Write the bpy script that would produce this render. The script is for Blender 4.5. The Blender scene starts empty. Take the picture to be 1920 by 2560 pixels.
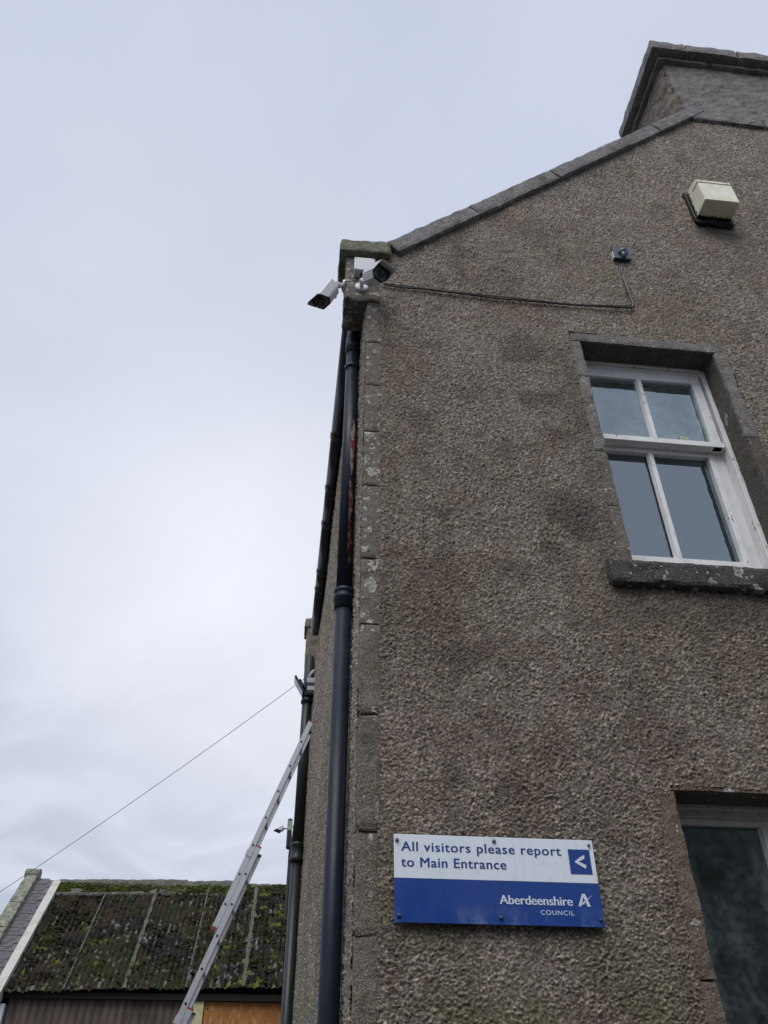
import bpy, bmesh, math, random
import numpy as np
from mathutils import Vector, Matrix
from math import radians, sin, cos, pi

random.seed(7)
scene = bpy.context.scene
COL = scene.collection

# ------------------------------------------------------------------ camera
# World: the gable wall is the plane y = 0 (building towards +y), its left corner
# stands at x = 0, z is up, the ground is z = 0.  The photographer stands 3.4 m off.
CAM = np.array([-0.259, -3.4, 1.5])
PITCH, YAW = radians(38.69), radians(6.29)
FPX = 2000.0                                    # focal length for a 2560 px high picture
F_ = np.array([sin(YAW) * cos(PITCH), cos(YAW) * cos(PITCH), sin(PITCH)])
R_ = np.array([cos(YAW), -sin(YAW), 0.0])
U_ = np.cross(R_, F_)
cd = bpy.data.cameras.new('camera')
cd.sensor_fit = 'VERTICAL'; cd.sensor_height = 24.0; cd.sensor_width = 18.0
cd.lens = FPX / 2560 * 24.0
cd.clip_start = 0.05; cd.clip_end = 3000
cam = bpy.data.objects.new('camera', cd); COL.objects.link(cam)
cam.matrix_world = Matrix(((R_[0], U_[0], -F_[0], CAM[0]), (R_[1], U_[1], -F_[1], CAM[1]),
                           (R_[2], U_[2], -F_[2], CAM[2]), (0, 0, 0, 1)))
scene.camera = cam

def on(px, py, axis, value):
    """survey helper: where the sight line through photo point (px, py) meets the
    real plane  coordinate[axis] = value"""
    d = F_ + R_ * (px - 960) / FPX + U_ * (1280 - py) / FPX
    t = (value - CAM[axis]) / d[axis]
    return CAM + d * t

# ------------------------------------------------------------------ light and sky
# overcast: soft lamp added high on the photographer's side to brighten the gable
SUN_EL, SUN_AZ = radians(57), radians(205)
sundir = Vector((sin(SUN_AZ) * cos(SUN_EL), cos(SUN_AZ) * cos(SUN_EL), sin(SUN_EL)))
gap = Vector((sin(radians(-4)) * cos(radians(30)), cos(radians(-4)) * cos(radians(30)), sin(radians(30))))   # thin place in the cloud
sl = bpy.data.lights.new('sun', 'SUN'); sl.energy = 1.65; sl.angle = radians(42); sl.color = (1, .985, .96)
so = bpy.data.objects.new('sun', sl); COL.objects.link(so)
so.rotation_euler = sundir.to_track_quat('Z', 'Y').to_euler()

world = bpy.data.worlds.new('World'); scene.world = world; world.use_nodes = True
W = world.node_tree; W.nodes.clear()
def wn(t, **k):
    n = W.nodes.new(t)
    for a, b in k.items(): setattr(n, a, b)
    return n
def wm(op, a, b=None, c=None):
    n = wn('ShaderNodeMath', operation=op)
    for i, v in enumerate((a, b, c)):
        if v is None: continue
        if isinstance(v, (int, float)): n.inputs[i].default_value = v
        else: W.links.new(v, n.inputs[i])
    return n.outputs[0]
def wmix(f, a, b):
    n = wn('ShaderNodeMix', data_type='RGBA')
    for i, v in ((0, f), (6, a), (7, b)):
        if isinstance(v, (int, float)): n.inputs[i].default_value = v
        elif isinstance(v, tuple): n.inputs[i].default_value = v + (1,)
        else: W.links.new(v, n.inputs[i])
    return n.outputs[2]
def wramp(v, lo, hi):
    n = wn('ShaderNodeMapRange', interpolation_type='SMOOTHSTEP'); n.inputs[1].default_value = lo; n.inputs[2].default_value = hi
    W.links.new(v, n.inputs[0]); return n.outputs[0]
out = wn('ShaderNodeOutputWorld'); bg = wn('ShaderNodeBackground'); bg.inputs[1].default_value = 0.078
sky = wn('ShaderNodeTexSky', sky_type='NISHITA'); sky.sun_disc = False
sky.sun_elevation = SUN_EL; sky.sun_rotation = SUN_AZ; sky.dust_density = 2.0
tc = wn('ShaderNodeTexCoord'); sep = wn('ShaderNodeSeparateXYZ'); W.links.new(tc.outputs['Generated'], sep.inputs[0])
dz = wm('ADD', wm('MAXIMUM', sep.outputs[2], 0.0), 0.22)
cmb = wn('ShaderNodeCombineXYZ')
W.links.new(wm('DIVIDE', sep.outputs[0], dz), cmb.inputs[0]); W.links.new(wm('DIVIDE', sep.outputs[1], dz), cmb.inputs[1])
def cloud(scale, det, rough, off, dist=0.0):
    mp = wn('ShaderNodeMapping'); mp.inputs['Location'].default_value = off
    W.links.new(cmb.outputs[0], mp.inputs[0])
    n = wn('ShaderNodeTexNoise'); n.inputs['Scale'].default_value = scale; n.inputs['Detail'].default_value = det
    n.inputs['Roughness'].default_value = rough; n.inputs['Distortion'].default_value = dist
    W.links.new(mp.outputs[0], n.inputs['Vector']); return n.outputs['Fac']
n1 = cloud(1.1, 3, .45, (2.3, .4, 0), .4)
n2 = cloud(2.4, 5, .52, (5.1, 1.7, 0), .6)
dt = wn('ShaderNodeVectorMath', operation='DOT_PRODUCT'); W.links.new(tc.outputs['Generated'], dt.inputs[0]); dt.inputs[1].default_value = gap
sd = wm('MAXIMUM', dt.outputs['Value'], 0.0)
glow = wm('MULTIPLY', wm('POWER', sd, 30.0), 0.66)
glow2 = wm('MULTIPLY', wm('POWER', sd, 6.0), 0.15)
low = wramp(sep.outputs[2], 0.60, 0.12)         # darker, bluer cloud bank towards the horizon
base = wmix(wramp(n1, .36, .66), (5.55, 6.05, 7.50), (6.35, 6.75, 7.95))
base = wmix(wm('MULTIPLY', low, .85), base, wmix(wramp(n2, .42, .60), (3.7, 4.15, 5.5), (5.7, 6.1, 7.2)))
base = wmix(wm('ADD', glow, glow2), base, (8.9, 9.1, 9.7))
mul = wn('ShaderNodeMapRange'); mul.inputs[1].default_value = .3; mul.inputs[2].default_value = .7
mul.inputs[3].default_value = .955; mul.inputs[4].default_value = 1.035; W.links.new(n2, mul.inputs[0])
vm = wn('ShaderNodeVectorMath', operation='SCALE'); W.links.new(base, vm.inputs[0]); W.links.new(mul.outputs[0], vm.inputs['Scale'])
final = wmix(0.95, sky.outputs[0], vm.outputs[0])
W.links.new(final, bg.inputs[0]); W.links.new(bg.outputs[0], out.inputs[0])

scene.view_settings.view_transform = 'Standard'; scene.view_settings.look = 'None'
scene.view_settings.gamma = 1; scene.view_settings.use_curve_mapping = False
scene.view_settings.exposure = 0.45
scene.render.engine = 'CYCLES'
scene.cycles.max_bounces = 6

# ------------------------------------------------------------------ material helper
class M:
    def __init__(s, name, color=(.3, .3, .3), rough=.8, spec=.35, metal=0.0):
        s.m = bpy.data.materials.new(name); s.m.use_nodes = True
        s.t = s.m.node_tree; s.b = s.t.nodes['Principled BSDF']
        s.b.inputs['Base Color'].default_value = tuple(color) + (1,)
        s.b.inputs['Roughness'].default_value = rough
        s.b.inputs['Specular IOR Level'].default_value = spec
        s.b.inputs['Metallic'].default_value = metal
        s.co = s.t.nodes.new('ShaderNodeTexCoord').outputs['Object']; s.h = None
    def n(s, t, **k):
        x = s.t.nodes.new(t)
        for a, b in k.items(): setattr(x, a, b)
        return x
    def put(s, sock, v):
        if isinstance(v, (int, float)): sock.default_value = v
        elif isinstance(v, (tuple, list)): sock.default_value = tuple(v) + ((1,) if len(v) == 3 and sock.type == 'RGBA' else ())
        else: s.t.links.new(v, sock)
    def vec(s, scale=(1, 1, 1), rot=(0, 0, 0), loc=(0, 0, 0)):
        m = s.n('ShaderNodeMapping'); m.inputs['Scale'].default_value = scale; m.inputs['Rotation'].default_value = rot
        m.inputs['Location'].default_value = loc
        s.t.links.new(s.co, m.inputs[0]); return m.outputs[0]
    def noise(s, scale, det=4, rough=.55, v=None, dist=0):
        x = s.n('ShaderNodeTexNoise'); x.inputs['Scale'].default_value = scale; x.inputs['Detail'].default_value = det
        x.inputs['Roughness'].default_value = rough; x.inputs['Distortion'].default_value = dist
        s.t.links.new(v or s.co, x.inputs['Vector']); return x.outputs['Fac']
    def voro(s, scale, feature='F1', out='Distance', v=None, rand=1.0):
        x = s.n('ShaderNodeTexVoronoi', feature=feature); x.inputs['Scale'].default_value = scale; x.inputs['Randomness'].default_value = rand
        s.t.links.new(v or s.co, x.inputs['Vector']); return x.outputs[out]
    def ramp(s, v, lo, hi, a=0.0, b=1.0):
        x = s.n('ShaderNodeMapRange'); x.inputs[1].default_value = lo; x.inputs[2].default_value = hi
        x.inputs[3].default_value = a; x.inputs[4].default_value = b; s.t.links.new(v, x.inputs[0]); return x.outputs[0]
    def math(s, op, a, b=0.0):
        x = s.n('ShaderNodeMath', operation=op); s.put(x.inputs[0], a); s.put(x.inputs[1], b); return x.outputs[0]
    def mix(s, f, a, b):
        x = s.n('ShaderNodeMix', data_type='RGBA'); s.put(x.inputs[0], f); s.put(x.inputs[6], a); s.put(x.inputs[7], b); return x.outputs[2]
    def attr(s, name):
        return s.n('ShaderNodeAttribute', attribute_name=name).outputs['Color']
    def sep(s):
        x = s.n('ShaderNodeSeparateXYZ'); s.t.links.new(s.co, x.inputs[0]); return x.outputs
    def color(s, c): s.put(s.b.inputs['Base Color'], c); return s
    def rough(s, c): s.put(s.b.inputs['Roughness'], c); return s
    def bump(s, v, dist=.004, strength=1.0):
        x = s.n('ShaderNodeBump'); x.inputs['Distance'].default_value = dist; x.inputs['Strength'].default_value = strength
        s.t.links.new(v, x.inputs['Height'])
        if s.h: s.t.links.new(s.h, x.inputs['Normal'])
        s.h = x.outputs[0]; s.t.links.new(s.h, s.b.inputs['Normal']); return s

def harl_material(name):
    m = M(name, rough=.82, spec=.3)
    c = m.attr('tint')
    f = m.noise(260, 3, .6)
    c = m.mix(m.ramp(f, .35, .7, 0, .45), c, m.mix(.5, c, (.42, .38, .34)))
    m.color(c); m.bump(f, .0022, .9)
    return m.m

def stone_material(name, a, b, lich=.5, lich_scale=14, moss=0.0, dark=(.045, .04, .037), lcol=(.62, .64, .57), seed=0):
    m = M(name, rough=.85, spec=.3)
    v0 = m.vec(loc=(seed * 3.1, seed * 1.7, seed))
    big = m.noise(5, 5, .6, v0); g = m.noise(110, 3, .65, v0); sp = m.noise(240, 2, .6, v0)
    c = m.mix(m.ramp(big, .35, .65), a, b)
    c = m.mix(m.ramp(g, .46, .60, 0, .75), c, dark)
    c = m.mix(m.ramp(sp, .54, .64, 0, .6), c, (.46, .44, .41))
    c = m.mix(m.ramp(m.noise(9, 4, .6, m.vec(loc=(4, 2, seed))), .55, .70, 0, .6), c, dark)
    if moss:
        c = m.mix(m.ramp(m.noise(13, 5, .65, v0), .62 - .25 * moss, .75 - .2 * moss, 0, .8), c, (.075, .088, .04))
    if lich:
        # crusts: irregular round patches with a paler rim, in two sizes
        nz = m.n('ShaderNodeTexNoise'); nz.inputs['Scale'].default_value = 42; nz.inputs['Detail'].default_value = 4; m.t.links.new(v0, nz.inputs['Vector'])
        for li, (ls, lt, disp) in enumerate(((lich_scale, lich, .085), (lich_scale * 2.7, lich * .75, .040))):
            w = m.n('ShaderNodeVectorMath', operation='ADD')
            sc = m.n('ShaderNodeVectorMath', operation='SCALE'); sc.inputs['Scale'].default_value = disp
            m.t.links.new(nz.outputs['Color'], sc.inputs[0]); m.t.links.new(v0, w.inputs[0]); m.t.links.new(sc.outputs[0], w.inputs[1])
            vv = m.n('ShaderNodeTexVoronoi'); vv.inputs['Scale'].default_value = ls; m.t.links.new(w.outputs[0], vv.inputs['Vector'])
            rnd = m.n('ShaderNodeSeparateColor'); m.t.links.new(vv.outputs['Color'], rnd.inputs[0])
            size = m.ramp(rnd.outputs[0], 1 - lt, 1.0, 0.0, .42)
            inside = m.math('GREATER_THAN', size, vv.outputs['Distance'])
            rim = m.ramp(m.math('SUBTRACT', size, vv.outputs['Distance']), .02, .16, 1.0, .30)
            rim = m.math('MULTIPLY', rim, m.ramp(m.noise(75, 4, .75, v0), .40, .52, .10, 1.0))
            c = m.mix(m.math('MULTIPLY', inside, rim), c, lcol)
    m.color(c); m.bump(big, .01, .5); m.bump(g, .010, 1.0); m.bump(sp, .004, .9)
    return m.m

def paint_material(name, col, dirt=(.12, .11, .08), amt=.35, rough=.45, scale=14, chips=0.0):
    m = M(name, col, rough, .4)
    n = m.noise(scale, 6, .65); n2 = m.noise(90, 3, .6)
    c = m.mix(m.ramp(n, .48, .75, 0, amt), tuple(col), dirt)
    if chips:
        ck = m.noise(34, 5, .7, m.vec(scale=(1, 1, .35)))
        c = m.mix(m.ramp(ck, .66 - chips * .1, .68 - chips * .1), c, (.20, .17, .14))
    m.color(c); m.rough(m.ramp(n, .3, .7, rough - .08, rough + .15)); m.bump(n2, .0012, .5)
    return m.m

def plain(name, col, rough=.5, spec=.4, metal=0.0, var=.25, scale=30):
    m = M(name, col, rough, spec, metal)
    n = m.noise(scale, 4, .6)
    m.color(m.mix(m.ramp(n, .35, .75, 0, var), tuple(col), tuple(x * .45 for x in col)))
    m.bump(m.noise(scale * 5, 2), .0008, .4)
    return m.m

# ------------------------------------------------------------------ object helpers
def link(o, parent=None):
    COL.objects.link(o)
    if parent is not None: o.parent = parent
    return o
def tag(o, label=None, cat=None, group=None, kind=None):
    if label: o['label'] = label
    if cat: o['category'] = cat
    if group: o['group'] = group
    if kind: o['kind'] = kind
    return o
def thing(name, label, cat, loc=(0, 0, 0), group=None):
    o = bpy.data.objects.new(name, None); o.location = loc; o.empty_display_size = .1
    COL.objects.link(o); return tag(o, label, cat, group)
def mesh_obj(name, me, mat=None, parent=None, smooth=False, loc=None):
    if mat is not None and not me.materials: me.materials.append(mat)
    if smooth:
        me.polygons.foreach_set('use_smooth', np.ones(len(me.polygons), bool))
    o = bpy.data.objects.new(name, me)
    if loc is not None: o.location = loc
    link(o, parent)
    if parent is not None and parent.parent is None and parent.type == 'EMPTY':
        o.matrix_parent_inverse = Matrix.Translation(-Vector(parent.location))
    elif parent is not None:
        root = parent
        if getattr(root, 'parent', None) is not None and root.parent.type == 'EMPTY': pass
    return o
def bmobj(name, bm, mat=None, parent=None, smooth=False):
    bmesh.ops.recalc_face_normals(bm, faces=bm.faces)
    me = bpy.data.meshes.new(name); bm.to_mesh(me); bm.free()
    return mesh_obj(name, me, mat, parent, smooth)
def B(): return bmesh.new()
def box(bm, x0, x1, y0, y1, z0, z1, bev=0.0, mtx=None, seg=1):
    r = bmesh.ops.create_cube(bm, size=1.0); vs = r['verts']
    for v in vs:
        v.co = Vector((x0 + (v.co.x + .5) * (x1 - x0), y0 + (v.co.y + .5) * (y1 - y0), z0 + (v.co.z + .5) * (z1 - z0)))
    if bev:
        es = list({e for v in vs for e in v.link_edges})
        r2 = bmesh.ops.bevel(bm, geom=es, offset=bev, segments=seg, affect='EDGES', profile=.5)
        vs = list({v for f in r2['faces'] for v in f.verts} | {v for v in vs if v.is_valid})
    if mtx is not None: bmesh.ops.transform(bm, matrix=mtx, verts=[v for v in vs if v.is_valid])
    return bm
def frame_to(a, b, up=(0, 0, 1)):
    """matrix whose local z runs a->b"""
    a = Vector(a); z = (Vector(b) - a).normalized(); u = Vector(up)
    if abs(z.dot(u)) > .98: u = Vector((0, 1, 0))
    x = u.cross(z).normalized(); y = z.cross(x)
    m = Matrix((x, y, z)).transposed().to_4x4(); m.translation = a; return m
def rod(bm, a, b, r, seg=12, r2=None, caps=True):
    L = (Vector(b) - Vector(a)).length; m = frame_to(a, b)
    m2 = m @ Matrix.Translation((0, 0, L / 2))
    bmesh.ops.create_cone(bm, cap_ends=caps, segments=seg, radius1=r, radius2=r if r2 is None else r2, depth=L, matrix=m2)
    return bm
def lathe(bm, prof, seg=24, mtx=Matrix()):
    """prof: (r, z) list"""
    rings = []
    for r, z in prof:
        rings.append([bm.verts.new(mtx @ Vector((r * cos(2 * pi * i / seg), r * sin(2 * pi * i / seg), z))) for i in range(seg)])
    for a, b in zip(rings, rings[1:]):
        for i in range(seg):
            bm.faces.new((a[i], a[(i + 1) % seg], b[(i + 1) % seg], b[i]))
    for ring in (rings[0], rings[-1]):
        try: bm.faces.new(ring)
        except ValueError: pass
    return bm
def tube(bm, pts, r, seg=6):
    pts = [Vector(p) for p in pts]; rings = []
    for i, p in enumerate(pts):
        d = (pts[min(i + 1, len(pts) - 1)] - pts[max(i - 1, 0)]).normalized()
        u = Vector((0, 0, 1)) if abs(d.z) < .9 else Vector((0, 1, 0))
        x = d.cross(u).normalized(); y = d.cross(x)
        rings.append([bm.verts.new(p + r * (x * cos(2 * pi * k / seg) + y * sin(2 * pi * k / seg))) for k in range(seg)])
    for a, b in zip(rings, rings[1:]):
        for k in range(seg): bm.faces.new((a[k], a[(k + 1) % seg], b[(k + 1) % seg], b[k]))
    bm.faces.new(rings[0]); bm.faces.new(rings[-1])
    return bm
def poly_prism(bm, pts, depth_vec):
    a = [bm.verts.new(p) for p in pts]; b = [bm.verts.new(Vector(p) + Vector(depth_vec)) for p in pts]
    bm.faces.new(a); bm.faces.new(b[::-1])
    for i in range(len(a)):
        j = (i + 1) % len(a); bm.faces.new((a[i], b[i], b[j], a[j]))
    return bm

# ------------------------------------------------------------------ numpy noise
def h2(ix, iy, seed):
    n = (ix.astype(np.int64) * 374761393 + iy.astype(np.int64) * 668265263 + seed * 982451653) & 0xffffffff
    n = ((n ^ (n >> 13)) * 1274126177) & 0xffffffff
    n = ((n ^ (n >> 16)) * 2246822519) & 0xffffffff
    return ((n ^ (n >> 15)) & 0xffffff) / float(0xffffff)
def vn(x, y, s, seed=0):
    x = x * s; y = y * s; ix = np.floor(x); iy = np.floor(y); fx = x - ix; fy = y - iy
    fx = fx * fx * (3 - 2 * fx); fy = fy * fy * (3 - 2 * fy)
    a = h2(ix, iy, seed); b = h2(ix + 1, iy, seed); c = h2(ix, iy + 1, seed); d = h2(ix + 1, iy + 1, seed)
    return (a * (1 - fx) + b * fx) * (1 - fy) + (c * (1 - fx) + d * fx) * fy
def fbm(x, y, s, oct=4, seed=0, g=.55):
    t = 0; a = 1; n = 0
    for i in range(oct):
        t = t + a * vn(x + i * 3.7, y - i * 1.9, s * 2 ** i, seed + i); n += a; a *= g
    return t / n
def chips(x, y, cell, seed=0):
    """stone chips: nearest jittered point; returns random per chip, distance, tilt term"""
    gx = np.floor(x / cell); gy = np.floor(y / cell)
    bd = np.full(x.shape, 9.0); bid = np.zeros(x.shape); tx = np.zeros(x.shape)
    for i in (-1, 0, 1):
        for j in (-1, 0, 1):
            cx = gx + i; cy = gy + j
            px = (cx + h2(cx, cy, seed)) * cell; py = (cy + h2(cx, cy, seed + 11)) * cell
            an = h2(cx, cy, seed + 23) * pi; st = 1.0 + h2(cx, cy, seed + 31) * 1.3
            dx = x - px; dy = y - py
            u = (dx * np.cos(an) + dy * np.sin(an)); v = (-dx * np.sin(an) + dy * np.cos(an)) * st
            d = np.sqrt(u * u + v * v) / cell
            k = d < bd
            bd = np.where(k, d, bd); bid = np.where(k, h2(cx, cy, seed + 47), bid)
            tl = (dx * (h2(cx, cy, seed + 53) - .5) + dy * (h2(cx, cy, seed + 59) - .5)) / cell
            tx = np.where(k, tl, tx)
    return bid, bd, tx
def axis_steps(segs):
    """segs: (a, b, step) -> sorted coordinates hitting every a and b"""
    o = []
    for a, b, s in segs:
        n = max(1, int(round((b - a) / s))); o.extend(np.linspace(a, b, n + 1)[:-1])
    o.append(segs[-1][1]); return np.array(o)
def grid_mesh(name, X, Y, Z, keep, tint=None):
    """X,Y,Z: (rows, cols) vertex arrays, keep: (rows-1, cols-1) mask of quads"""
    r, c = X.shape; idx = np.arange(r * c).reshape(r, c)
    q = np.stack([idx[:-1, :-1], idx[:-1, 1:], idx[1:, 1:], idx[1:, :-1]], -1)[keep]
    used = np.unique(q); remap = np.full(r * c, -1, np.int64); remap[used] = np.arange(len(used)); q = remap[q]
    co = np.stack([X.ravel()[used], Y.ravel()[used], Z.ravel()[used]], -1).astype(np.float32)
    me = bpy.data.meshes.new(name); me.vertices.add(len(co)); me.vertices.foreach_set('co', co.ravel())
    me.loops.add(q.size); me.loops.foreach_set('vertex_index', q.ravel().astype(np.int32))
    me.polygons.add(len(q)); me.polygons.foreach_set('loop_start', np.arange(0, q.size, 4, dtype=np.int32))
    me.polygons.foreach_set('loop_total', np.full(len(q), 4, np.int32))
    me.update(calc_edges=True)
    if tint is not None:
        at = me.color_attributes.new('tint', 'FLOAT_COLOR', 'POINT')
        cc = np.ones((len(used), 4), np.float32); cc[:, :3] = tint.reshape(-1, 3)[used]
        at.data.foreach_set('color', cc.ravel())
    return me
def harl_fields(a, z, seed=0, cell=.0080, coarse=1.0):
    """relief and stone colour of dashed harling at wall coordinates a, z"""
    b1, d1, t1 = chips(a, z, cell, seed); b2, d2, t2 = chips(a + 5, z + 3, cell * .62, seed + 5)
    b3, d3, t3 = chips(a - 2, z + 9, cell * 1.9, seed + 9)
    dome = lambda d: np.clip(1 - (d / .62) ** 2, 0, 1)
    h = .0065 * dome(d1) * (.35 + b1) + .010 * t1 * dome(d1) + .0035 * dome(d2) * b2 + .006 * t2 * dome(d2) + .005 * dome(d3) * (b3 > .80)
    patchy = .80 + .35 * np.clip((fbm(a, z, 3.0, 3, seed + 70) - .35) / .3, 0, 1)
    h = h * patchy * 1.18 + (fbm(a, z, 14, 3, seed + 80) - .5) * .005 + (fbm(a, z, 2.2, 2, seed + 90) - .5) * .008
    g = h2(np.round(a * 4000), np.round(z * 4000), seed + 99) - .5
    h = h + g * .0056
    lum = .80 + .42 * g + .95 * (b1 - .5) + .45 * (b2 - .5) + .40 * (vn(a, z, 160, seed + 3) - .5)
    lum = lum * (.90 + .22 * (b3 - .5))
    lum = lum + np.where((b1 > .87) & (d1 < .5), 1.25 * (b1 - .80) / .20, 0)
    lum = lum + np.where((b2 > .87) & (d2 < .5), 1.05, 0) - np.where((b2 < .12), .18, 0)
    b4, d4, t4 = chips(a + 7, z - 4, .034, seed + 41)          # odd white pebbles, more of them low down
    peb = (b4 > .93 + .05 * np.clip((z - 1.9) / 3.5, 0, 1)) & (d4 < .20 + .12 * h2(np.floor(a * 30), np.floor(z * 30), seed))
    lum = lum + np.where(peb, .9, 0); h = h + np.where(peb, .004, 0)
    return h, np.clip(lum, .12, 2.6)
def harl_tint(a, z, lum, seed=0, spots=(), green=None, warm=.0):
    t = fbm(a, z, 1.3, 4, seed + 100); u = fbm(a, z, 2.6, 4, seed + 120); w = fbm(a, z, .8, 3, seed + 140); k = fbm(a, z, 5.5, 3, seed + 160)
    S = lambda v, lo, hi: np.clip((v - lo) / (hi - lo), 0, 1)[..., None]
    grey = np.array([.226, .197, .156]); brown = np.array([.196, .156, .108]); lilac = np.array([.246, .205, .168]); rust = np.array([.175, .108, .074]); dark = np.array([.105, .088, .070])
    c = grey + (lilac - grey) * S(w, .42, .66)
    c = c + (brown - c) * S(t, .44, .68) * .8
    c = c + (rust - c) * S(u, .61, .77) * .5
    c = c + (rust - c) * S(k, .62, .74) * .45
    c = c + (dark - c) * S(fbm(a, z, 6.5, 4, seed + 180), .62, .76) * .55
    c = c * (1 - .22 * S(vn(a * 1.0, z * .07, 21, seed + 190) * .6 + fbm(a, z * .3, 9, 3, seed + 191) * .5, .55, .85))   # thin rain streaks
    for (sx, sz, r, st) in spots:
        red = st < 0; st = abs(st)
        d = np.sqrt((a - sx) ** 2 + ((z - sz)) ** 2) / r + (fbm(a, z, 13, 4, seed + 200) - .5) * 1.1
        c = c + ((np.array([.130, .092, .066]) if red else dark * .60) - c) * (min(st * (.72 if red else 1.0), .75) * np.clip((1.0 - d) * 2.6, 0, 1))[..., None]
    c = c * lum[..., None]
    if green is not None:
        g = np.array([.135, .128, .060]); c = c + (g * np.clip(lum, .5, 1.4)[..., None] - c) * green[..., None]
    return np.clip(c, .01, .85)

# ================================================================== SETTING: ground
gm = M('ground_asphalt', rough=.9)
gn = gm.noise(3, 6, .6); gf = gm.noise(180, 3, .6)
gm.color(gm.mix(gm.ramp(gn, .4, .6), gm.mix(gm.ramp(gf, .4, .65), (.055, .053, .05), (.10, .095, .09)), (.07, .07, .055))); gm.bump(gf, .004)
bm = B(); s = 900
bm.faces.new([bm.verts.new(v) for v in ((-s, -s, 0), (s, -s, 0), (s, s, 0), (-s, s, 0))])
tag(bmobj('ground', bm, gm.m), kind='structure')

# ================================================================== HOUSE
house = thing('stone_house', 'two storey harled house with stone quoins and gable chimney filling the right side', 'house')
HARL = harl_material('harling_dash')
W1 = dict(x0=1.48, x1=2.43, z0=3.98, z1=5.865)
W2 = dict(x0=1.417, x1=2.37, z0=.90, z1=2.76)
MX, SLOPE, U0X, U0Z = 4.10, .9497, .128, 6.756    # gable centre line, pitch, start of coping's upper edge
PEAKX = 3.168
def gable_top(x):
    xx = np.where(x > MX, 2 * MX - x, x)
    return np.minimum(np.maximum(U0Z - .06 + (xx - U0X) * SLOPE, 6.62), 9.52)

xs = axis_steps([(.088, W2['x0'], .0056), (W2['x0'], W1['x0'], .0063), (W1['x0'], W2['x1'], .0066), (W2['x1'], W1['x1'], .0075), (W1['x1'], 4.3, .0092), (4.3, 8.2, .06)])
zs = axis_steps([(0, W2['z0'], .05), (W2['z0'], 1.86, .03), (1.86, W2['z1'], .0046), (W2['z1'], W1['z0'], .0056), (W1['z0'], W1['z1'], .0068), (W1['z1'], 7.4, .0086), (7.4, 9.55, .0112)])
X, Z = np.meshgrid(xs, zs)
xc = (xs[:-1] + xs[1:]) / 2; zc = (zs[:-1] + zs[1:]) / 2; XC, ZC = np.meshgrid(xc, zc)
keep = ZC < gable_top(XC)
for w in (W1, W2): keep &= ~((XC > w['x0']) & (XC < w['x1']) & (ZC > w['z0']) & (ZC < w['z1']))
for w, mw_, lh_ in ((W1, .085, .10), (W2, .085, .035)):
    wob_ = .008 * (fbm(XC, ZC, 14, 3, 77) - .5) * 2
    keep &= ~((XC > w['x0'] - mw_ + .006 + wob_) & (XC < w['x1'] + mw_ + .002 + wob_) & (ZC > w['z0']) & (ZC < w['z1'] + np.where((w is W2) & (XC < w['x0'] - .018), -.012, lh_ - .014) + wob_))
hh, lum = harl_fields(X, Z, 1)
spots = []
for (dx_, dy_, r_, st_) in ((1130, 752, .22, .62), (1240, 1105, .19, .72), (1135, 862, .095, .7), (1188, 862, .085, .62), (1010, 1000, .09, .4), (1088, 1408, .15, -.7), (1000, 1420, .12, .5),
                         (1412, 1592, .17, -.8), (1560, 1330, .12, .5), (955, 1108, .08, .6), (1112, 1232, .10, .5), (1060, 1590, .17, -.6), (1190, 1612, .13, -.7), (890, 900, .12, .4), (1210, 945, .12, .4),
                         (1080, 610, .2, .3), (900, 1330, .2, -.45), (1190, 1190, .08, .5), (1000, 1620, .12, -.5), (930, 1560, .15, -.5), (1100, 1700, .10, .45), (1340, 1700, .12, -.4), (1150, 500, .25, .3), (1300, 330, .2, .3)):
    p = on(dx_ * 1.1574, dy_ * 1.1574, 1, 0); spots.append((p[0], p[2], r_, st_))
green = np.clip((2.42 - Z) / .5, 0, 1) * np.clip((fbm(X, Z, 4.0, 4, 300) - .44) / .14, 0, 1) * np.clip((1.75 - X) / .7, .15, 1) * .75
green += np.clip((.28 - X) / .2, 0, 1) * np.clip((6.6 - Z) / 2.2, 0, 1) * np.clip((fbm(X, Z, 4.2, 4, 310) - .48) / .14, 0, 1) * .35
# rusty run at the left jamb of the lower window, mottled near-black tone under sill, coping and vent box
rustm = np.clip(1 - np.abs(X - 1.385 + .04 * fbm(X, Z, 6, 3, 33)) / .11, 0, 1) * (Z < 2.75)
blackening = np.zeros_like(X)
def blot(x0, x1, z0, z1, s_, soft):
    global blackening
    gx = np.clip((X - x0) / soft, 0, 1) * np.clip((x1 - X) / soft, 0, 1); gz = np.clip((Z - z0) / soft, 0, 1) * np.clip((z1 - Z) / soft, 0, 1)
    blackening = np.maximum(blackening, s_ * gx * gz * np.clip((fbm(X, Z, 8, 4, 44) - .25) / .3, 0, 1))
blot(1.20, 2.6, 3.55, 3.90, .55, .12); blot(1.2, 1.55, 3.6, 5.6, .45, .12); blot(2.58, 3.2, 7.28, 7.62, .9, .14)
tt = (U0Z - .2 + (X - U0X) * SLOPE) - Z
blackening = np.maximum(blackening, np.clip(1 - tt / .16, 0, 1) * .7 * np.clip((fbm(X, Z, 6, 4, 45) - .3) / .25, 0, 1))
tint = harl_tint(X, Z, lum, 1, spots, green)
tint = tint + (np.array([.17, .095, .06]) * np.clip(lum, .4, 1.5)[..., None] - tint) * (rustm * .72)[..., None]
tint = tint + (np.array([.05, .045, .04]) - tint) * blackening[..., None]
# fade relief out where masonry margins meet openings
edge = np.ones_like(X)
Y = -.004 - hh * edge
gw = mesh_obj('gable_wall', grid_mesh('gable_wall', X, Y, Z, keep, tint), HARL, house)
gw['label'] = 'grey brown dashed harling of the gable with dark and rusty stains'

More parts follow.
